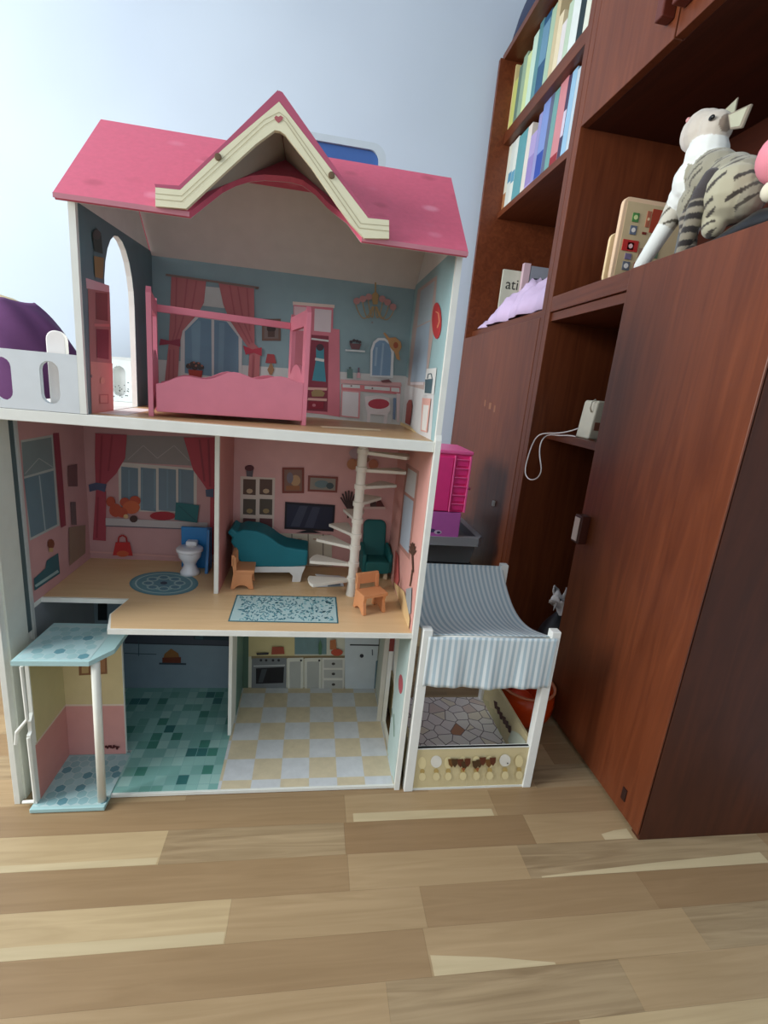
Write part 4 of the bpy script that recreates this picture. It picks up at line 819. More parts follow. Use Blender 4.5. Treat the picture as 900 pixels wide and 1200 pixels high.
w.line([(590, 60), (590, 110)], 4, (110, 90, 90)); w.ell(560, 95, 36, 22, (170, 146, 150)); w.ell(536, 135, 20, 20, (176, 120, 84)); w.ell(612, 135, 18, 18, (176, 110, 84)); w.ell(575, 118, 24, 12, (150, 110, 90)); w.done('printed_chandelier', back2)
w.line([(575, 292), (655, 293)], 8, (206, 180, 172)); w.poly([(632, 255), (652, 288), (615, 288)], (92, 40, 40)); w.poly([(600, 270), (622, 270), (622, 288), (600, 288)], (70, 50, 50)); w.done('printed_shelf', back2)
w.line([(560, 490), (700, 492)], 6, (206, 170, 160)); w.done('printed_skirting', back2)
lrp = MB().box(XR-.0006, XR, YF+.006, YB, Z2, Z3-.018, PT((212, 158, 148), .6)).build('printed_wall', lor)
w = Print('x', XR-.0006, 3.1034, 240, 500, -1, .0003)
w.poly([(733, 132), (780, 162), (745, 485), (703, 432)], (176, 128, 116)); w.poly([(740, 150), (772, 170), (762, 262), (728, 235)], (190, 192, 192)); w.poly([(726, 246), (760, 272), (742, 462), (710, 424)], (168, 180, 192)); w.done('printed_window', lor)
for i in range(7): a = math.radians(-170+i*27); w.line([(757, 470), (757+14*math.cos(a), 455+34*math.sin(a))], 4, (84, 58, 46))
w.line([(757, 520), (752, 560), (748, 580)], 4, (90, 70, 54)); w.line([(757, 460), (760, 530)], 5, (84, 58, 46)); w.poly([(735, 590), (756, 585), (752, 680), (733, 686)], (150, 158, 160)); w.done('printed_palm', lor)
w.poly([(696, 450), (708, 470), (710, 560), (700, 585), (690, 560)], (192, 96, 92)); w.done('printed_red_vase', lor)
w.poly([(686, 560), (730, 600), (750, 700), (744, 752), (700, 600)], (214, 184, 134)); w.done('printed_skirting', lor)
# rugs printed on the floor
w = Print('z', Z2+.0001, 3.1034, 240, 500, 1, .0004)
w.poly([(116, 612), (478, 620), (486, 716), (84, 709)], (52, 108, 118)); w.poly([(120, 615), (473, 623), (481, 713), (90, 706)], (176, 204, 204))
for i in range(420):
    x = random.uniform(124, 466); y = random.uniform(619, 706); a = random.uniform(0, PI); k_ = 1+.0*x
    if x < 92+(706-y)*.31+8: continue
    w.line([(x-5*math.cos(a), y-3*math.sin(a)), (x+5*math.cos(a), y+3*math.sin(a))], 2.6, random.choice(((62, 136, 152), (96, 164, 174), (72, 122, 140)))); w.l -= .00015
w.l += .00015; w.done('printed_rug', f2)
w = Print('z', Z2+.0001, 3.3333, 0, 480, 1, .0004)
for k_, c in ((1, (92, 138, 148)), (.93, (108, 152, 160)), (.84, (170, 196, 196)), (.79, (100, 146, 156)), (.55, (160, 190, 190)), (.5, (98, 140, 152))): w.ell(640, 680, 135*k_, 47*k_, c, 32)
for i in range(8): a = 2*PI*i/8; w.ell(640+62*math.cos(a), 680+22*math.sin(a), 24, 9, (158, 188, 188), 12); w.l -= .00015
w.l += .00015
for i in range(8): a = 2*PI*i/8; w.ell(640+62*math.cos(a), 680+22*math.sin(a), 17, 6, (92, 132, 148), 12); w.l -= .00015
w.l += .00015; w.ell(640, 680, 14, 6, (52, 66, 84), 12); w.done('printed_round_rug', f2)

# --- ground floor kitchen print
w = Print('y', YB, 3.75, 260, 720, -1, .0004)
w.poly([(60, 80), (118, 80), (116, 325), (60, 325)], (74, 100, 84)); w.poly([(118, 80), (320, 80), (320, 185), (118, 185)], (196, 184, 136)); w.poly([(320, 85), (460, 90), (460, 175), (320, 175)], (104, 132, 134)); w.done('printed_wall', back1)
w.poly([(130, 182), (545, 180), (545, 192), (130, 196)], (128, 112, 80)); w.done('printed_worktop', back1)
w.poly([(132, 192), (285, 190), (282, 340), (130, 342)], (112, 118, 120)); w.poly([(150, 236), (274, 230), (270, 300), (150, 304)], (20, 20, 24)); w.poly([(175, 240), (200, 238), (180, 298), (160, 298)], (60, 66, 70)); w.line([(140, 226), (278, 222)], 5, (176, 180, 180)); w.line([(132, 332), (282, 330)], 12, (60, 60, 64))
for x in (172, 195, 225, 250): w.ell(x, 200, 6, 6, (40, 40, 44), 8)
w.done('printed_oven', back1)
for (a, b_) in ((288, 358), (364, 438)):
    w.poly([(a, 190), (b_, 188), (b_-2, 338), (a, 340)], (198, 200, 188)); w.poly([(a+10, 206), (b_-10, 204), (b_-12, 326), (a+10, 328)], (160, 164, 158)); w.ell(b_-10, 200, 5, 5, (40, 40, 40), 8)
w.poly([(440, 188), (540, 188), (536, 338), (440, 338)], (204, 204, 194))
for y in (196, 240, 286): w.poly([(448, y), (530, y), (530, y+36), (448, y+36)], (168, 170, 164)); w.ell(490, y+18, 8, 6, (60, 56, 54), 8)
w.done('printed_cupboards', back1)
w.poly([(540, 78), (692, 80), (668, 336), (540, 334)], (190, 200, 204)); w.line([(562, 130), (690, 132)], 6, (36, 40, 48)); w.line([(540, 336), (664, 334)], 9, (30, 32, 40)); w.ell(614, 178, 9, 9, (40, 40, 50), 8); w.line([(660, 150), (661, 176)], 5, (80, 90, 100)); w.poly([(676, 200), (700, 190), (694, 330), (668, 320)], (92, 118, 126)); w.done('printed_fridge', back1)
w.poly([(222, 138), (272, 138), (276, 170), (218, 172)], (150, 72, 52)); w.done('printed_pot', back1); w.poly([(476, 110), (500, 105), (504, 150), (474, 150)], (168, 104, 64)); w.ell(505, 162, 26, 15, (172, 72, 50)); w.done('printed_jug', back1); w.poly([(424, 130), (432, 105), (440, 130), (438, 172), (426, 172)], (74, 112, 84)); w.done('printed_bottle', back1); w.poly([(152, 165), (208, 162), (205, 172), (155, 174)], (50, 50, 56)); w.done('printed_kettle', back1)
w = Print('y', YB, 3.2143, 0, 700, -1, .0004)
w.poly([(470, 135), (870, 140), (870, 180), (470, 172)], (66, 72, 84)); w.line([(470, 172), (870, 182)], 4, (46, 56, 66)); w.poly([(730, 138), (862, 140), (862, 162), (730, 158)], (34, 56, 64)); w.poly([(735, 130), (765, 130), (765, 158), (735, 156)], (58, 84, 92)); w.line([(470, 210), (590, 214)], 3, (60, 80, 90)); w.line([(523, 150), (523, 220)], 3, (60, 80, 90)); w.done('printed_worktop', back1l)
w.poly([(612, 244), (620, 212), (645, 192), (672, 210), (682, 246)], (136, 92, 48)); w.poly([(612, 226), (682, 224), (682, 246), (612, 246)], (104, 48, 30)); w.line([(600, 248), (702, 250)], 7, (46, 64, 76)); w.done('printed_cake', back1l)
w.poly([(245, 20), (268, 20), (268, 85), (245, 85)], (22, 38, 42)); w.done('printed_frame', back1l); w.poly([(370, 20), (405, 20), (405, 85), (370, 85)], (16, 26, 32)); w.done('printed_frame', back1l)
# right wall, ground floor
MB().box(XR-.0006, XR, YF+.006, 1.142*K, .009, Z2-.012, PT((176, 196, 192), .6)).build('printed_wall', lor)
MB().box(XR-.0006, XR, 1.27*K, YB, .009, Z2-.012, PT((186, 190, 176), .6)).build('printed_wall', lor)
w = Print('x', XR-.0006, 6, 430, 730, -1, .0003)
w.ell(238, 430, 16, 70, (176, 84, 92), 14); w.line([(190, 640), (192, 800)], 5, (110, 140, 120)); w.line([(175, 600), (176, 660)], 5, (80, 100, 90)); w.done('printed_flower', lor)
# door jamb and dark red curtain outside-facing the doorway
MB().box(XR-.012, XR-.0008, 1.268*K, 1.276*K, .009, Z2-.011, PT((196, 194, 182))).build('door_jamb', dh, .0004)
MB().box(XR-.0006, XR+.011, 1.2675*K, 1.2685*K, .25*K, Z2-.012, PT((128, 56, 52))).build('printed_strip', lor)

# --- lift car
lf = MB().box(-.577*K, -.420*K, .983*K, 1.155*K, .0012, .010, PT((160, 196, 196), .4))
lift = lf.build('lift_car', dh, .0015)
def hexes(x0, x1, y0, y1, z, name, parent, dz=.0004):
    mb = MB(); r = .0098; i = 0; cols = [(150, 186, 188), (138, 178, 182), (164, 196, 198), (150, 186, 188), (98, 146, 156)]
    mb.box(x0, x1, y0, y1, z, z+dz*.6, PT((176, 200, 200), .4)); y = y0+r; row = 0
    while y < y1-r*.6:
        x = x0+r+(row % 2)*r*.9
        while x < x1-r*.6:
            mb.add([(min(max(x+r*.94*math.cos(PI/6+k*PI/3), x0), x1), min(max(y+r*.94*math.sin(PI/6+k*PI/3), y0), y1), z+dz) for k in range(6)], [(0, 1, 2, 3, 4, 5)], PT(cols[random.choice((0, 1, 2, 3, 0, 1, 2, 4))], .4)); x += r*1.8
        y += r*1.56; row += 1
    return mb.build(name, parent)
hexes(-.573*K, -.420*K, .990*K, 1.145*K, .0101, 'printed_hexagons', lift)
zl = .386*K
roofcar = plate('lift_roof', [(x*K, y*K, zl-.0085) for x, y in ((-.583, .984), (-.434, .984), (-.402, 1.035), (-.402, 1.150), (-.578, 1.150))], [], (0, 0, .0085), PT((168, 202, 202), .4), dh)
hexes(-.575*K, -.436*K, .992*K, 1.140*K, zl+.0001, 'printed_hexagons', roofcar)
MB().tube([(-.432*K, 1.002*K, .0105), (-.428*K, 1.000*K, zl-.009)], .0072, PT((222, 222, 210), .4), 16).build('lift_post', dh, smooth=True)
wb_ = MB().box(-.568*K, -.430*K, 1.150*K, 1.158*K, .0105, zl-.009, M_white).build('lift_wall', dh)
Yw = 1.150*K
MB().box(-.567*K, -.431*K, Yw-.0006, Yw-.0001, .0105, .158*K, PT((204, 148, 142), .6)).box(-.567*K, -.431*K, Yw-.0006, Yw-.0001, .158*K, zl-.009, PT((204, 188, 144), .6)).box(-.567*K, -.431*K, Yw-.0009, Yw-.0001, .158*K, .163*K, PT((214, 196, 180), .6)).build('printed_paper', wb_)
w = Print('y', Yw-.0009, 3.2143, 0, 700, -1, .0003)
w.poly([(296, 225), (402, 222), (404, 288), (298, 294)], (132, 92, 62)); w.poly([(308, 234), (334, 232), (334, 284), (308, 286)], (176, 150, 104)); w.poly([(372, 230), (396, 230), (396, 280), (372, 282)], (156, 112, 78)); w.done('printed_frame', wb_)
for i in range(9): w.ell(400+i*6, 562+3*math.sin(i*2), 5, 5+3*math.sin(i*3), (76, 22, 24), 7)
w.done('printed_flowers', wb_)
# left wall of the car with hand notch along its front edge
xw = -.575*K
lp = [(1.156, .0132), (.998, .0132), (.998, .195), (1.005, .20), (1.005, .225), (1.015, .24), (1.015, .375), (1.156, .375)]
lw_ = plate('lift_wall', [(xw, y*K, z*K) for y, z in lp], [], (.006, 0, 0), M_white, dh)
MB().box(xw+.0061, xw+.0066, 1.012*K, 1.149*K, .0105, .158*K, PT((196, 136, 128), .6)).box(xw+.0061, xw+.0066, 1.018*K, 1.149*K, .158*K, zl-.012, PT((190, 178, 132), .6)).box(xw+.0061, xw+.0069, 1.014*K, 1.149*K, .158*K, .163*K, PT((206, 190, 170), .6)).build('printed_paper', lw_)
MB().tube([on(25, 781, 'y', 1.0*K), on(32, 843, 'y', 1.0*K), on(19.5, 858, 'y', 1.005*K), on(18.5, 872, 'y', 1.005*K)], .0030, M_white, 8).tube([on(33.5, 864, 'y', 1.0*K), on(41.5, 937, 'y', 1.0*K)], .0034, M_white, 8).tube([on(27, 940, 'y', 1.005*K), on(41, 939, 'y', 1.0*K)], .003, M_white, 8).build('lift_frame', dh)

# --- terrace railings with oval slots, back railing, rounded post
def oval(x, z, y, w_, h_):
    pts = []; r = w_/2
    for k in range(9): a = PI*k/8; pts.append((x+r*math.cos(a), y, z+h_/2-r+r*math.sin(a)))
    for k in range(9): a = PI+PI*k/8; pts.append((x+r*math.cos(a), y, z-h_/2+r+r*math.sin(a)))
    return pts
zr = 1.004*K
def rail(y, xs, name, mat):
    return plate(name, [(-.64*K, y, Z3), (XM-.0097, y, Z3), (XM-.0097, y, zr), (-.64*K, y, zr)], [oval(x*K, .950*K, y, .033*K, .078*K) for x in xs], (0, .009, 0), mat, dh)
rail(YF, (-.567, -.486), 'balcony_railing', PT((206, 212, 214), .45))
br = rail(YB-.009, (-.585, -.510), 'balcony_railing', PT((206, 212, 214), .45))
mb = MB()
for i in range(26):
    x = (-.51+random.uniform(-.03, .03))*K; z = (.925+random.uniform(-.018, .018)+ (x/K+.51)*.3)*K; mb.lathe((x, YB-.0092, z), [(.0011, 0), (.0011, -.0003)], PT((40, 40, 40)), 8, 'y')
mb.build('printed_dots', br)
fp_ = on(64, 388, 'y', 1.04*K); mb = MB(); r = .0135; pts = [(fp_.x-r, 1.04*K, Z3)]+[(fp_.x-r*math.cos(PI*k/10), 1.04*K, 1.045*K-r+r*math.sin(PI*k/10)) for k in range(11)]+[(fp_.x+r, 1.04*K, Z3)]
MB().prism(pts, (0, .011, 0), PT((226, 222, 218), .4)).build('rounded_post', dh, .0015)
# --- screws
def screw(p, ax, r=.0026): MB().lathe(p, [(r, 0), (r*.8, -.0012)], PT((90, 86, 78), .3), 12, ax).build('screw_head', dh)
screw((XM+.0014, 1.045*K, .968*K), 'x'); screw((-.385*K, 1.13*K, Z3+.0006), 'z') if False else None

# --- roof
sv = Vector((0, ridgeY-YF+.02, ridgeZ-ZE)).normalized()
e0 = Vector((0, .992*K, ZE)); rd = Vector((0, ridgeY, ridgeZ)); sv = (rd-e0).normalized(); nrm = Vector((0, -sv.z, sv.y))
def rp(px_, py_):      # a sight line met with the front roof slope
    return hit(px_, py_, nrm, e0.dot(nrm))
def roofm():
    mt, nt, b = node_mat('printed_pink_roof', .5); tc = nt.nodes.new('ShaderNodeTexCoord')
    mp = nt.nodes.new('ShaderNodeMapping'); mp.inputs['Scale'].default_value = (22, 40, 0.01); v = nt.nodes.new('ShaderNodeTexVoronoi'); v.inputs['Scale'].default_value = 1; v.inputs['Randomness'].default_value = .9
    sp = nt.nodes.new('ShaderNodeSeparateColor'); 
    lt = nt.nodes.new('ShaderNodeMapRange'); lt.inputs[1].default_value = .15; lt.inputs[2].default_value = .38; lt.inputs[3].default_value = 1; lt.inputs[4].default_value = 0
    r2 = ramp(nt, [(0, (186, 78, 100)), (.22, (216, 96, 122)), (.78, (216, 96, 122)), (1, (232, 140, 160))])
    mx = nt.nodes.new('ShaderNodeMix'); mx.data_type = 'RGBA'; mx.inputs[6].default_value = L3((216, 96, 122)); n = nt.nodes.new('ShaderNodeTexNoise'); n.inputs['Scale'].default_value = 120
    m3 = nt.nodes.new('ShaderNodeMix'); m3.data_type = 'RGBA'; m3.blend_type = 'MULTIPLY'; m3.inputs[0].default_value = .18
    k = nt.links.new; k(tc.outputs['Object'], mp.inputs['Vector']); k(mp.outputs['Vector'], v.inputs['Vector']); k(v.outputs['Color'], sp.inputs[0]); k(sp.outputs[0], r2.inputs['Fac']); k(v.outputs['Distance'], lt.inputs[0]); k(lt.outputs[0], mx.inputs[0]); k(r2.outputs['Color'], mx.inputs[7]); k(tc.outputs['Object'], n.inputs['Vector']); k(mx.outputs[2], m3.inputs[6]); k(n.outputs['Fac'], m3.inputs[7]); k(m3.outputs[2], b.inputs['Base Color']); return mt
M_roof = roofm(); xl, xr_ = -.447*K, .276*K
arc = [rp(*q) for q in ((222, 249), (240.5, 234), (260, 219), (276, 211), (293, 206), (310, 204.5), (326, 205.6), (341, 207), (355, 211), (370, 222), (384, 237), (395, 246), (407, 255), (424, 275))]
arc[0] = Vector((arc[0].x, e0.y, e0.z)); arc[-1] = Vector((arc[-1].x, e0.y, e0.z))
outer = [Vector((xl, e0.y, e0.z))]+arc+[Vector((xr_, e0.y, e0.z)), Vector((xr_+.004, rd.y, rd.z)), Vector((xl-.006, rd.y, rd.z))]
M_ceil = PT((206, 200, 192), .7)
rf = plate('roof_panel', outer, [], -nrm*.0085, M_roof, dh)
plate('printed_ceiling', [q-nrm*.0087 for q in outer], [], -nrm*.0004, M_ceil, rf)
MB().prism([Vector((xl, e0.y-.0006, e0.z+.0004)), Vector((arc[0].x, e0.y-.0006, e0.z+.0004)), Vector((arc[0].x, e0.y-.0006, e0.z-.0060)), Vector((xl, e0.y-.0006, e0.z-.0060))], (0, .0005, 0), PT((186, 120, 132))).build('roof_edge', rf)
MB().prism([Vector((arc[-1].x, e0.y-.0006, e0.z+.0004)), Vector((xr_, e0.y-.0006, e0.z+.0004)), Vector((xr_, e0.y-.0006, e0.z-.0060)), Vector((arc[-1].x, e0.y-.0006, e0.z-.0060))], (0, .0005, 0), PT((186, 120, 132))).build('roof_edge', rf)
b0 = Vector((0, 1.462*K, ZE)); n2 = Vector((0, (ridgeZ-ZE), 1.462*K-ridgeY)).normalized()
rb_ = plate('roof_panel', [Vector((xl-.002, ridgeY+.001, ridgeZ)), Vector((xr_+.004, ridgeY+.001, ridgeZ)), Vector((xr_, 1.462*K, ZE)), Vector((xl, 1.462*K, ZE))], [], -n2*.0085, M_roof, dh)
plate('printed_ceiling', [Vector((XM+.0005, ridgeY+.003, ridgeZ))-n2*.0090, Vector((xr_-.003, ridgeY+.003, ridgeZ))-n2*.0090, Vector((xr_-.003, 1.45*K, ZE+.008))-n2*.0090, Vector((XM+.0005, 1.45*K, ZE+.008))-n2*.0090], [], -n2*.0004, M_ceil, rb_)
# gable board and its two small roof panels
Yg = .985*K
def g(pts, y=Yg): return [on(a, b_, 'y', y) for a, b_ in pts]
topl = [(182, 219.5), (211, 222.5), (262, 174), (327, 119), (370, 175), (431.5, 255.5), (456, 258)]
botl = [(456, 279.5), (427, 279), (411, 262), (395, 240), (365, 196), (334.7, 158), (328, 153.5), (321.7, 152.5), (300, 168.5), (260, 205), (218, 244.5), (182, 241.5)]
gb = plate('gable_board', g(topl+botl), [], (0, .007, 0), PT((226, 222, 190), .5), dh)
w = Print('y', Yg, 1, 0, 0, -1, .0004)
for off in (.33, .62):
    L = [(182, 219.5+22*off), (213, 222.5+22*off), (310, 120+13+22*off), (327, 121+20*off+4), (335, 131+20*off), (425-9*off*.8, 256+18*off), (456, 258+21*off)]
    w.line(L, .7, (176, 166, 132))
w.poly([(321.5, 138), (323.5, 135.6), (326.2, 137.2), (329, 135.6), (332, 138), (330.6, 141), (326.6, 144.5), (323, 141.4)], (170, 92, 96)); w.done('printed_heart', gb)
for q in ((255.5, 184), (388.5, 205.5)): c = on(q[0], q[1], 'y', Yg); MB().lathe(c, [(.0048, 0), (.0042, -.0022), (.0022, -.0026)], PT((104, 84, 60), .3), 14, 'y').build('screw_head', gb)
cap = [(181, 215.5), (209.5, 217.5), (262, 168), (325.5, 105.5), (331, 108), (380, 178), (433.5, 253.5), (456.5, 255.5)]
def slope_y(z): return e0.y+(z-ZE)*(rd.y-e0.y)/(rd.z-ZE)-.0005
def capstrip(a, b_, nm):
    P = g(a)+g(b_)[::-1]; n = len(P); Q = [Vector((p.x, max(slope_y(p.z), Yg+.004), p.z)) for p in P]
    MB().add(P+Q, [tuple(range(n)), tuple(range(2*n-1, n-1, -1))]+[(i, i+n, (i+1) % n+n, (i+1) % n) for i in range(n)], PT((176, 84, 110), .5)).build('dormer_roof', dh)
capstrip([(209.5, 217.5), (262, 168), (325.5, 105.5), (327, 107)], [(211, 222.3), (262, 173.8), (327, 118.8), (327, 118)], 1)
capstrip([(327, 106), (331, 108), (380, 178), (433.5, 253.5)], [(327, 118.8), (329, 121), (370, 174.8), (431.5, 255.3)], 1)
MB().prism(g([(181, 215.5), (209.5, 217.5), (211, 222.3), (182, 219.3)]), (0, .03, 0), PT((176, 84, 110), .5)).prism(g([(433.5, 253.5), (456.5, 255.7), (456, 257.9), (431.5, 255.3)]), (0, .02, 0), PT((176, 84, 110), .5)).build('gable_cap', gb)
# grey inner faces of the dormer
def inner(a, b_):
    P = g([a, b_]); q = [P[0]+Vector((0, .0072, 0)), P[1]+Vector((0, .0072, 0)), Vector((P[1].x, slope_y(P[1].z)-.001, P[1].z)), Vector((P[0].x, max(slope_y(P[0].z)-.001, Yg+.0075), P[0].z))]
    up = Vector((0, 0, -.0012)); MB().prism(q, up, PT((160, 158, 148), .7)).build('dormer_lining', dh)
inner((216, 222.5), (326, 123.5)); inner((327, 123.5), (428, 256))

# --- spiral staircase
stc = Vector((0, 0, 0)); pb = on(411.5, 697, 'z', Z2); 
st = MB(); col = PT((216, 212, 200), .45)
prof = [(.0125, Z2)]+[]; prof = []
nst = 9; hst = (Z3-.018-Z2)
zz = [Z2+hst*(i+.62)/9.4+(.0155, .013, .014, .004, 0, 0, 0, 0, 0)[i] for i in range(nst)]
prof = [(.0118, Z2), (.0118, Z2+.004)]
for z in zz: prof += [(.0098, z-.006), (.0120, z-.005), (.0120, z+.004), (.0098, z+.005)]
prof += [(.0098, Z3-.0185)]
stp = MB().lathe((pb.x, pb.y, 0), prof, col, 20).build('centre_post', None, smooth=False)
spst = thing('spiral_staircase', 'white toy spiral staircase with wedge steps rising from the right room of the middle floor', 'toy staircase', (pb.x, pb.y, Z2))
stp.parent = spst
for v in stp.data.vertices: v.co -= Vector((pb.x, pb.y, Z2))
A0 = 194
for i, z in enumerate(zz):
    a = math.radians((190, 161, 136, 111, 90, 66.5, 41, 15.5, -9)[i]); h_ = math.radians(15 if i < 8 else 17); L = .094
    pts = [(.008*math.cos(a+2*h_), .008*math.sin(a+2*h_), z-Z2), (L*math.cos(a+h_), L*math.sin(a+h_), z-Z2)]+[(L*1.02*math.cos(a+h_*t), L*1.02*math.sin(a+h_*t), z-Z2) for t in (.5, 0, -.5)]+[(L*math.cos(a-h_), L*math.sin(a-h_), z-Z2), (.008*math.cos(a-2*h_), .008*math.sin(a-2*h_), z-Z2)]
    MB().prism(pts, (0, 0, -.0065), col).build('step', spst, .0008, local=True)

# ================================================================== DOLL FURNITURE
PK = PT((226, 132, 150), .4)
zb3 = Z3+.0003
# canopy bed
bd = thing('canopy_bed', 'pink toy four-poster bed with wavy side board in the top-floor bedroom', 'toy bed', (-.332*K, 1.080*K, zb3), math.radians(13))
LB, DB, HB_ = .318*K, .200*K, .155*K
def post(x, y, h_, nm='bed_post'):
    s = .0145
    MB().prism([(x, y, 0), (x+s, y, 0), (x+s, y+.006, 0), (x, y+.006, 0)], (0, 0, h_), PK).add([(x, y, h_), (x+s, y, h_), (x+s, y+.006, h_), (x, y+.006, h_), (x+s/2, y+.003, h_+.011)], [(0, 1, 4), (1, 2, 4), (2, 3, 4), (3, 0, 4)], PK).build(nm, bd, .0008, local=True)
# side board with wavy top
def wave(t): return .040*K+.012*K*(1-math.cos(2*PI*t*1.0))*.5*1.6+.006*K*math.sin(6*PI*t)
pts = [(.012, 0, .010*K)]+[(LB, 0, .010*K)]+[(LB-(LB-.012)*i/24, 0, .100*K-.028*K*(i/24)+.012*K*math.sin(PI*i/24)**2-.006*K*math.cos(6*PI*i/24)) for i in range(25)]
MB().prism(pts, (0, .006, 0), PK).build('side_board', bd, .001, local=True)
MB().prism([(a, b_+DB-.006, c) for a, b_, c in pts], (0, .006, 0), PK).build('side_board', bd, .001, local=True)
MB().box(.012, LB, .006, DB-.006, .014*K, .020*K, PT((214, 122, 140))).build('slat_base', bd, local=True)
MB().box(.016, LB-.008, .010, DB-.010, .021*K, .032*K, PT((216, 190, 196), .8)).build('mattress', bd, .004, local=True)
# end panels with window openings
def endp(x, h_, nm):
    o = [(x, 0, 0), (x, .016, 0), (x, .016, .010), (x, DB-.016, .010), (x, DB-.016, 0), (x, DB, 0), (x, DB, h_-.004), (x, DB-.008, h_+.006), (x, DB-.016, h_), (x, .016, h_), (x, .008, h_+.006), (x, 0, h_-.004)]
    hole = [(x, .024, h_-.026), (x, .024, .110*K)]+[(x, .024+(DB-.048)*t, .110*K+.020*math.sin(PI*t)**.7) for t in (.15, .3, .4, .5, .6, .7, .85)]+[(x, DB-.024, .110*K), (x, DB-.024, h_-.026)]
    bm_o = plate(nm, [Vector(p) for p in o], [[Vector(p) for p in hole]], (.0075, 0, 0), PK, None); bm_o.parent = bd
endp(LB, .250*K, 'end_panel'); endp(.0, .243*K, 'end_panel')
MB().box(.007, LB, DB-.0065, DB-.0005, .222*K, .238*K, PK).build('top_rail', bd, .001, local=True)

# toilet with blue backing
zf = Z2+.0009
tp = on(220, 676, 'z', Z2)
tt = thing('toy_toilet', 'white toy toilet with bright blue tank board in the middle-floor left room', 'toy toilet', (tp.x, tp.y+.02, zf))
W_ = PT((226, 228, 232), .15, .4)
MB().prism([(-.026, .032, 0), (.040, .032, 0), (.040, .032, .098), (-.026, .032, .098)], (0, .007, 0), PT((36, 116, 176), .4)).prism([(.032, -.002, 0), (.032, .032, 0), (.032, .032, .098), (.032, .018, .098), (.032, .010, .046)], (.007, 0, 0), PT((36, 104, 160), .4)).build('tank_board', tt, .001, local=True)
MB().lathe((0, 0, 0), [(.0215, 0), (.0205, .006), (.0150, .014), (.0125, .022), (.0170, .031), (.0235, .040), (.0250, .050), (.0252, .052)], W_, 28).build('bowl', tt, smooth=True, local=True)
mb = MB(); mb.lathe((0, 0, 0), [(.0255, .0525), (.0285, .054), (.0285, .059), (.026, .061), (.004, .0612)], W_, 28); mb.build('lid', tt, smooth=True, local=True)
MB().box(-.012, .012, .012, .0318, .03, .07, W_).build('seat_mount', tt, .003, local=True)

# chaise longue
cp0 = on(347, 682, 'z', Z2); yc = cp0.y
ch = thing('chaise_longue', 'teal toy chaise longue with curved back on white feet in the living room', 'toy sofa', (cp0.x, yc, zf))
TE = PT((16, 112, 126), .6)
cpx = [(266, 625), (271, 619), (277, 624), (284, 621), (300, 622.5), (310, 626), (318, 631), (326, 637), (334, 641), (345, 643), (361, 645.5), (360, 663), (340, 665), (312, 664.5), (292, 665), (283, 661), (277, 652), (275, 642), (270, 636), (272, 630)]
dch = .075
P3 = [on(a, b_, 'y', yc) for a, b_ in cpx]
s = MB().prism(P3, (0, dch, 0), TE).build('cushion', ch, .004)
P3 = [on(a, b_, 'y', yc-.0004) for a, b_ in ((288, 664.5), (358, 664), (354, 673), (352, 682), (342, 682.5), (343, 675), (339, 671), (296, 671), (292, 676), (291, 684), (284, 685), (282, 672))]
for dy in (0, dch-.007): MB().prism([p+Vector((0, dy, 0)) for p in P3], (0, .007, 0), PT((216, 218, 216), .4)).build('foot_frame', ch, .0008)
MB().box(min(p.x for p in P3)+.012, max(p.x for p in P3)-.008, yc+.006, yc+dch-.006, Z2+.024, Z2+.0285, PT((206, 208, 206), .4)).build('base_board', ch)

# small wooden chair beside the chaise
wc = PT((206, 142, 96), .5)
def toy_chair(nm, label, loc, rz, s=1.0, cat_='toy chair'):
    o = thing(nm, label, cat_, loc, rz)
    # side profile in x (front +) and z
    pr = [(-.020, 0), (-.0135, .0), (-.010, .0045), (-.004, .0075), (.003, .0075), (.009, .0045), (.0125, 0), (.0205, 0), (.0165, .022), (.019, .032), (-.010, .033), (-.0115, .060), (-.0155, .062), (-.0185, .058), (-.0155, .030)]
    for y in (-.022, .016): MB().prism([(a*s, y*s, b_*s) for a, b_ in pr], (0, .006*s, 0), wc).build('side_panel', o, .0006, local=True)
    MB().box(-.012*s, .021*s, -.024*s, .024*s, .031*s, .037*s, wc).build('seat', o, .001, local=True)
    MB().box(-.019*s, -.0135*s, -.022*s, .022*s, .044*s, .064*s, wc).build('backrest', o, .001, local=True)
    return o
p = on(285, 691, 'z', Z2); toy_chair('toy_chair', 'small light wooden toy chair standing at the left end of the teal chaise', (p.x-.004, p.y+.026, zf), 0.05, 1.18)
p = on(434, 722, 'z', Z2); c2 = toy_chair('toy_chair', 'small light wooden toy chair with plank back in front of the teal armchair', (p.x, p.y+.03, zf), math.radians(-68), 1.16)
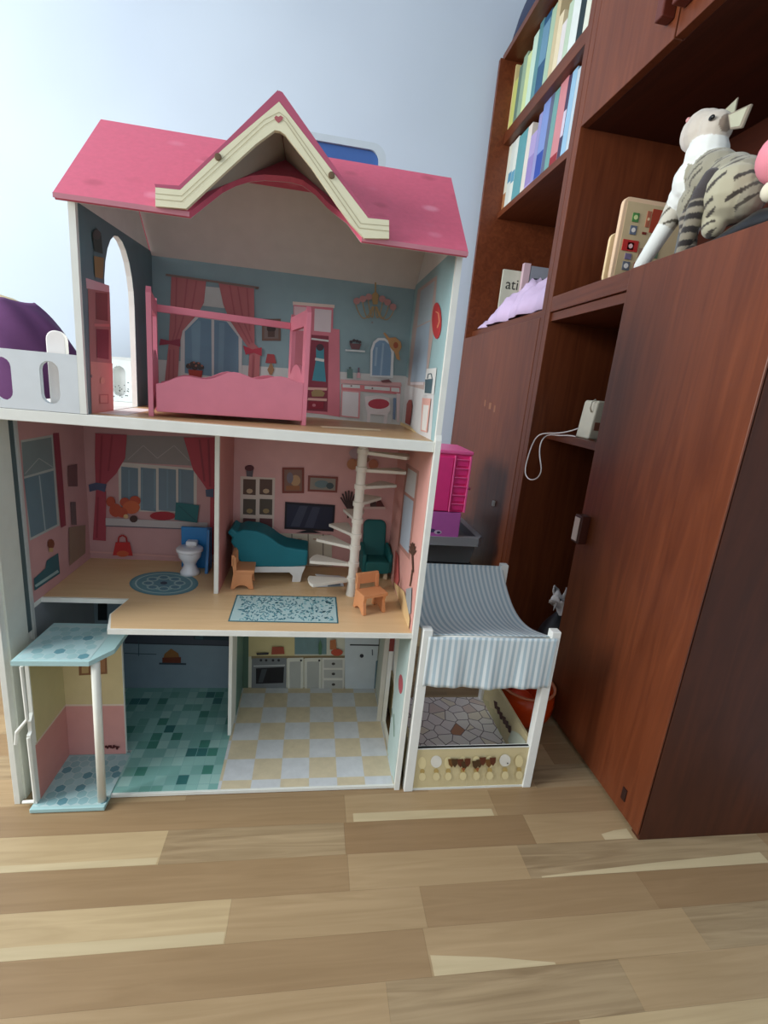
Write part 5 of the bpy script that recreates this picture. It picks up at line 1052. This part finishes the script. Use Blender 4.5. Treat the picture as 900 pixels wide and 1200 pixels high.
# teal armchair
p = on(437, 676, 'z', Z2)
ac = thing('toy_armchair', 'teal toy armchair with pale feet standing at the back behind the staircase', 'toy armchair', (p.x+.004, YB-.052, zf), math.radians(4))
TE2 = PT((28, 102, 102), .6)
def rp2(w_, z0, z1, r): 
    pts = []
    for (cx, cz, a0) in ((w_/2-r, z0+r, -90), (w_/2-r, z1-r, 0), (-w_/2+r, z1-r, 90), (-w_/2+r, z0+r, 180)):
        for k in range(5): a = math.radians(a0+k*22.5); pts.append((cx+r*math.cos(a), 0, cz+r*math.sin(a)))
    return pts
MB().prism([(a, .018+(c-.012)*.22, c) for a, b_, c in rp2(.056, .03, .128, .014)], (0, .014, 0), TE2).build('backrest', ac, .004, local=True)
MB().prism([(a, -.030, c) for a, b_, c in rp2(.060, .016, .046, .008)], (0, .055, 0), TE2).build('seat', ac, .003, local=True)
for x in (-.036, .027): MB().prism([(x, -.024, .016), (x, .026, .016), (x, .034, .076), (x, .018, .072), (x, -.022, .062)], (.009, 0, 0), TE2).build('armrest', ac, .003, local=True)
for x, y in ((-.026, -.022), (.018, -.022), (-.026, .020), (.018, .020)): MB().box(x, x+.008, y, y+.008, 0, .016, PT((216, 200, 170))).build('foot', ac, local=True)
# white carton under the lowest step
p = on(385, 690, 'z', Z2)
wbx = thing('small_carton', 'small white and grey carton lying under the lowest step of the toy staircase', 'carton', (p.x, p.y+.02, zf), .15)
MB().prism([(-.030, -.012, 0), (.034, -.012, 0), (.030, -.010, .014), (-.024, -.010, .017)], (0, .03, 0), PT((186, 196, 204), .4)).build('carton_body', wbx, .001, local=True)
MB().prism([(-.024, -.0108, .0172), (.030, -.0108, .0142), (.040, .010, .013), (-.028, .018, .019)], (0, 0, .0012), PT((214, 216, 216), .4)).build('flap', wbx, local=True)
MB().add([(-.004, -.0128, .002), (.026, -.0128, .002), (.024, -.0118, .011), (-.002, -.0118, .013)], [(0, 1, 2, 3)], PT((96, 108, 120))).build('printed_window', wbx, fix=False, local=True)
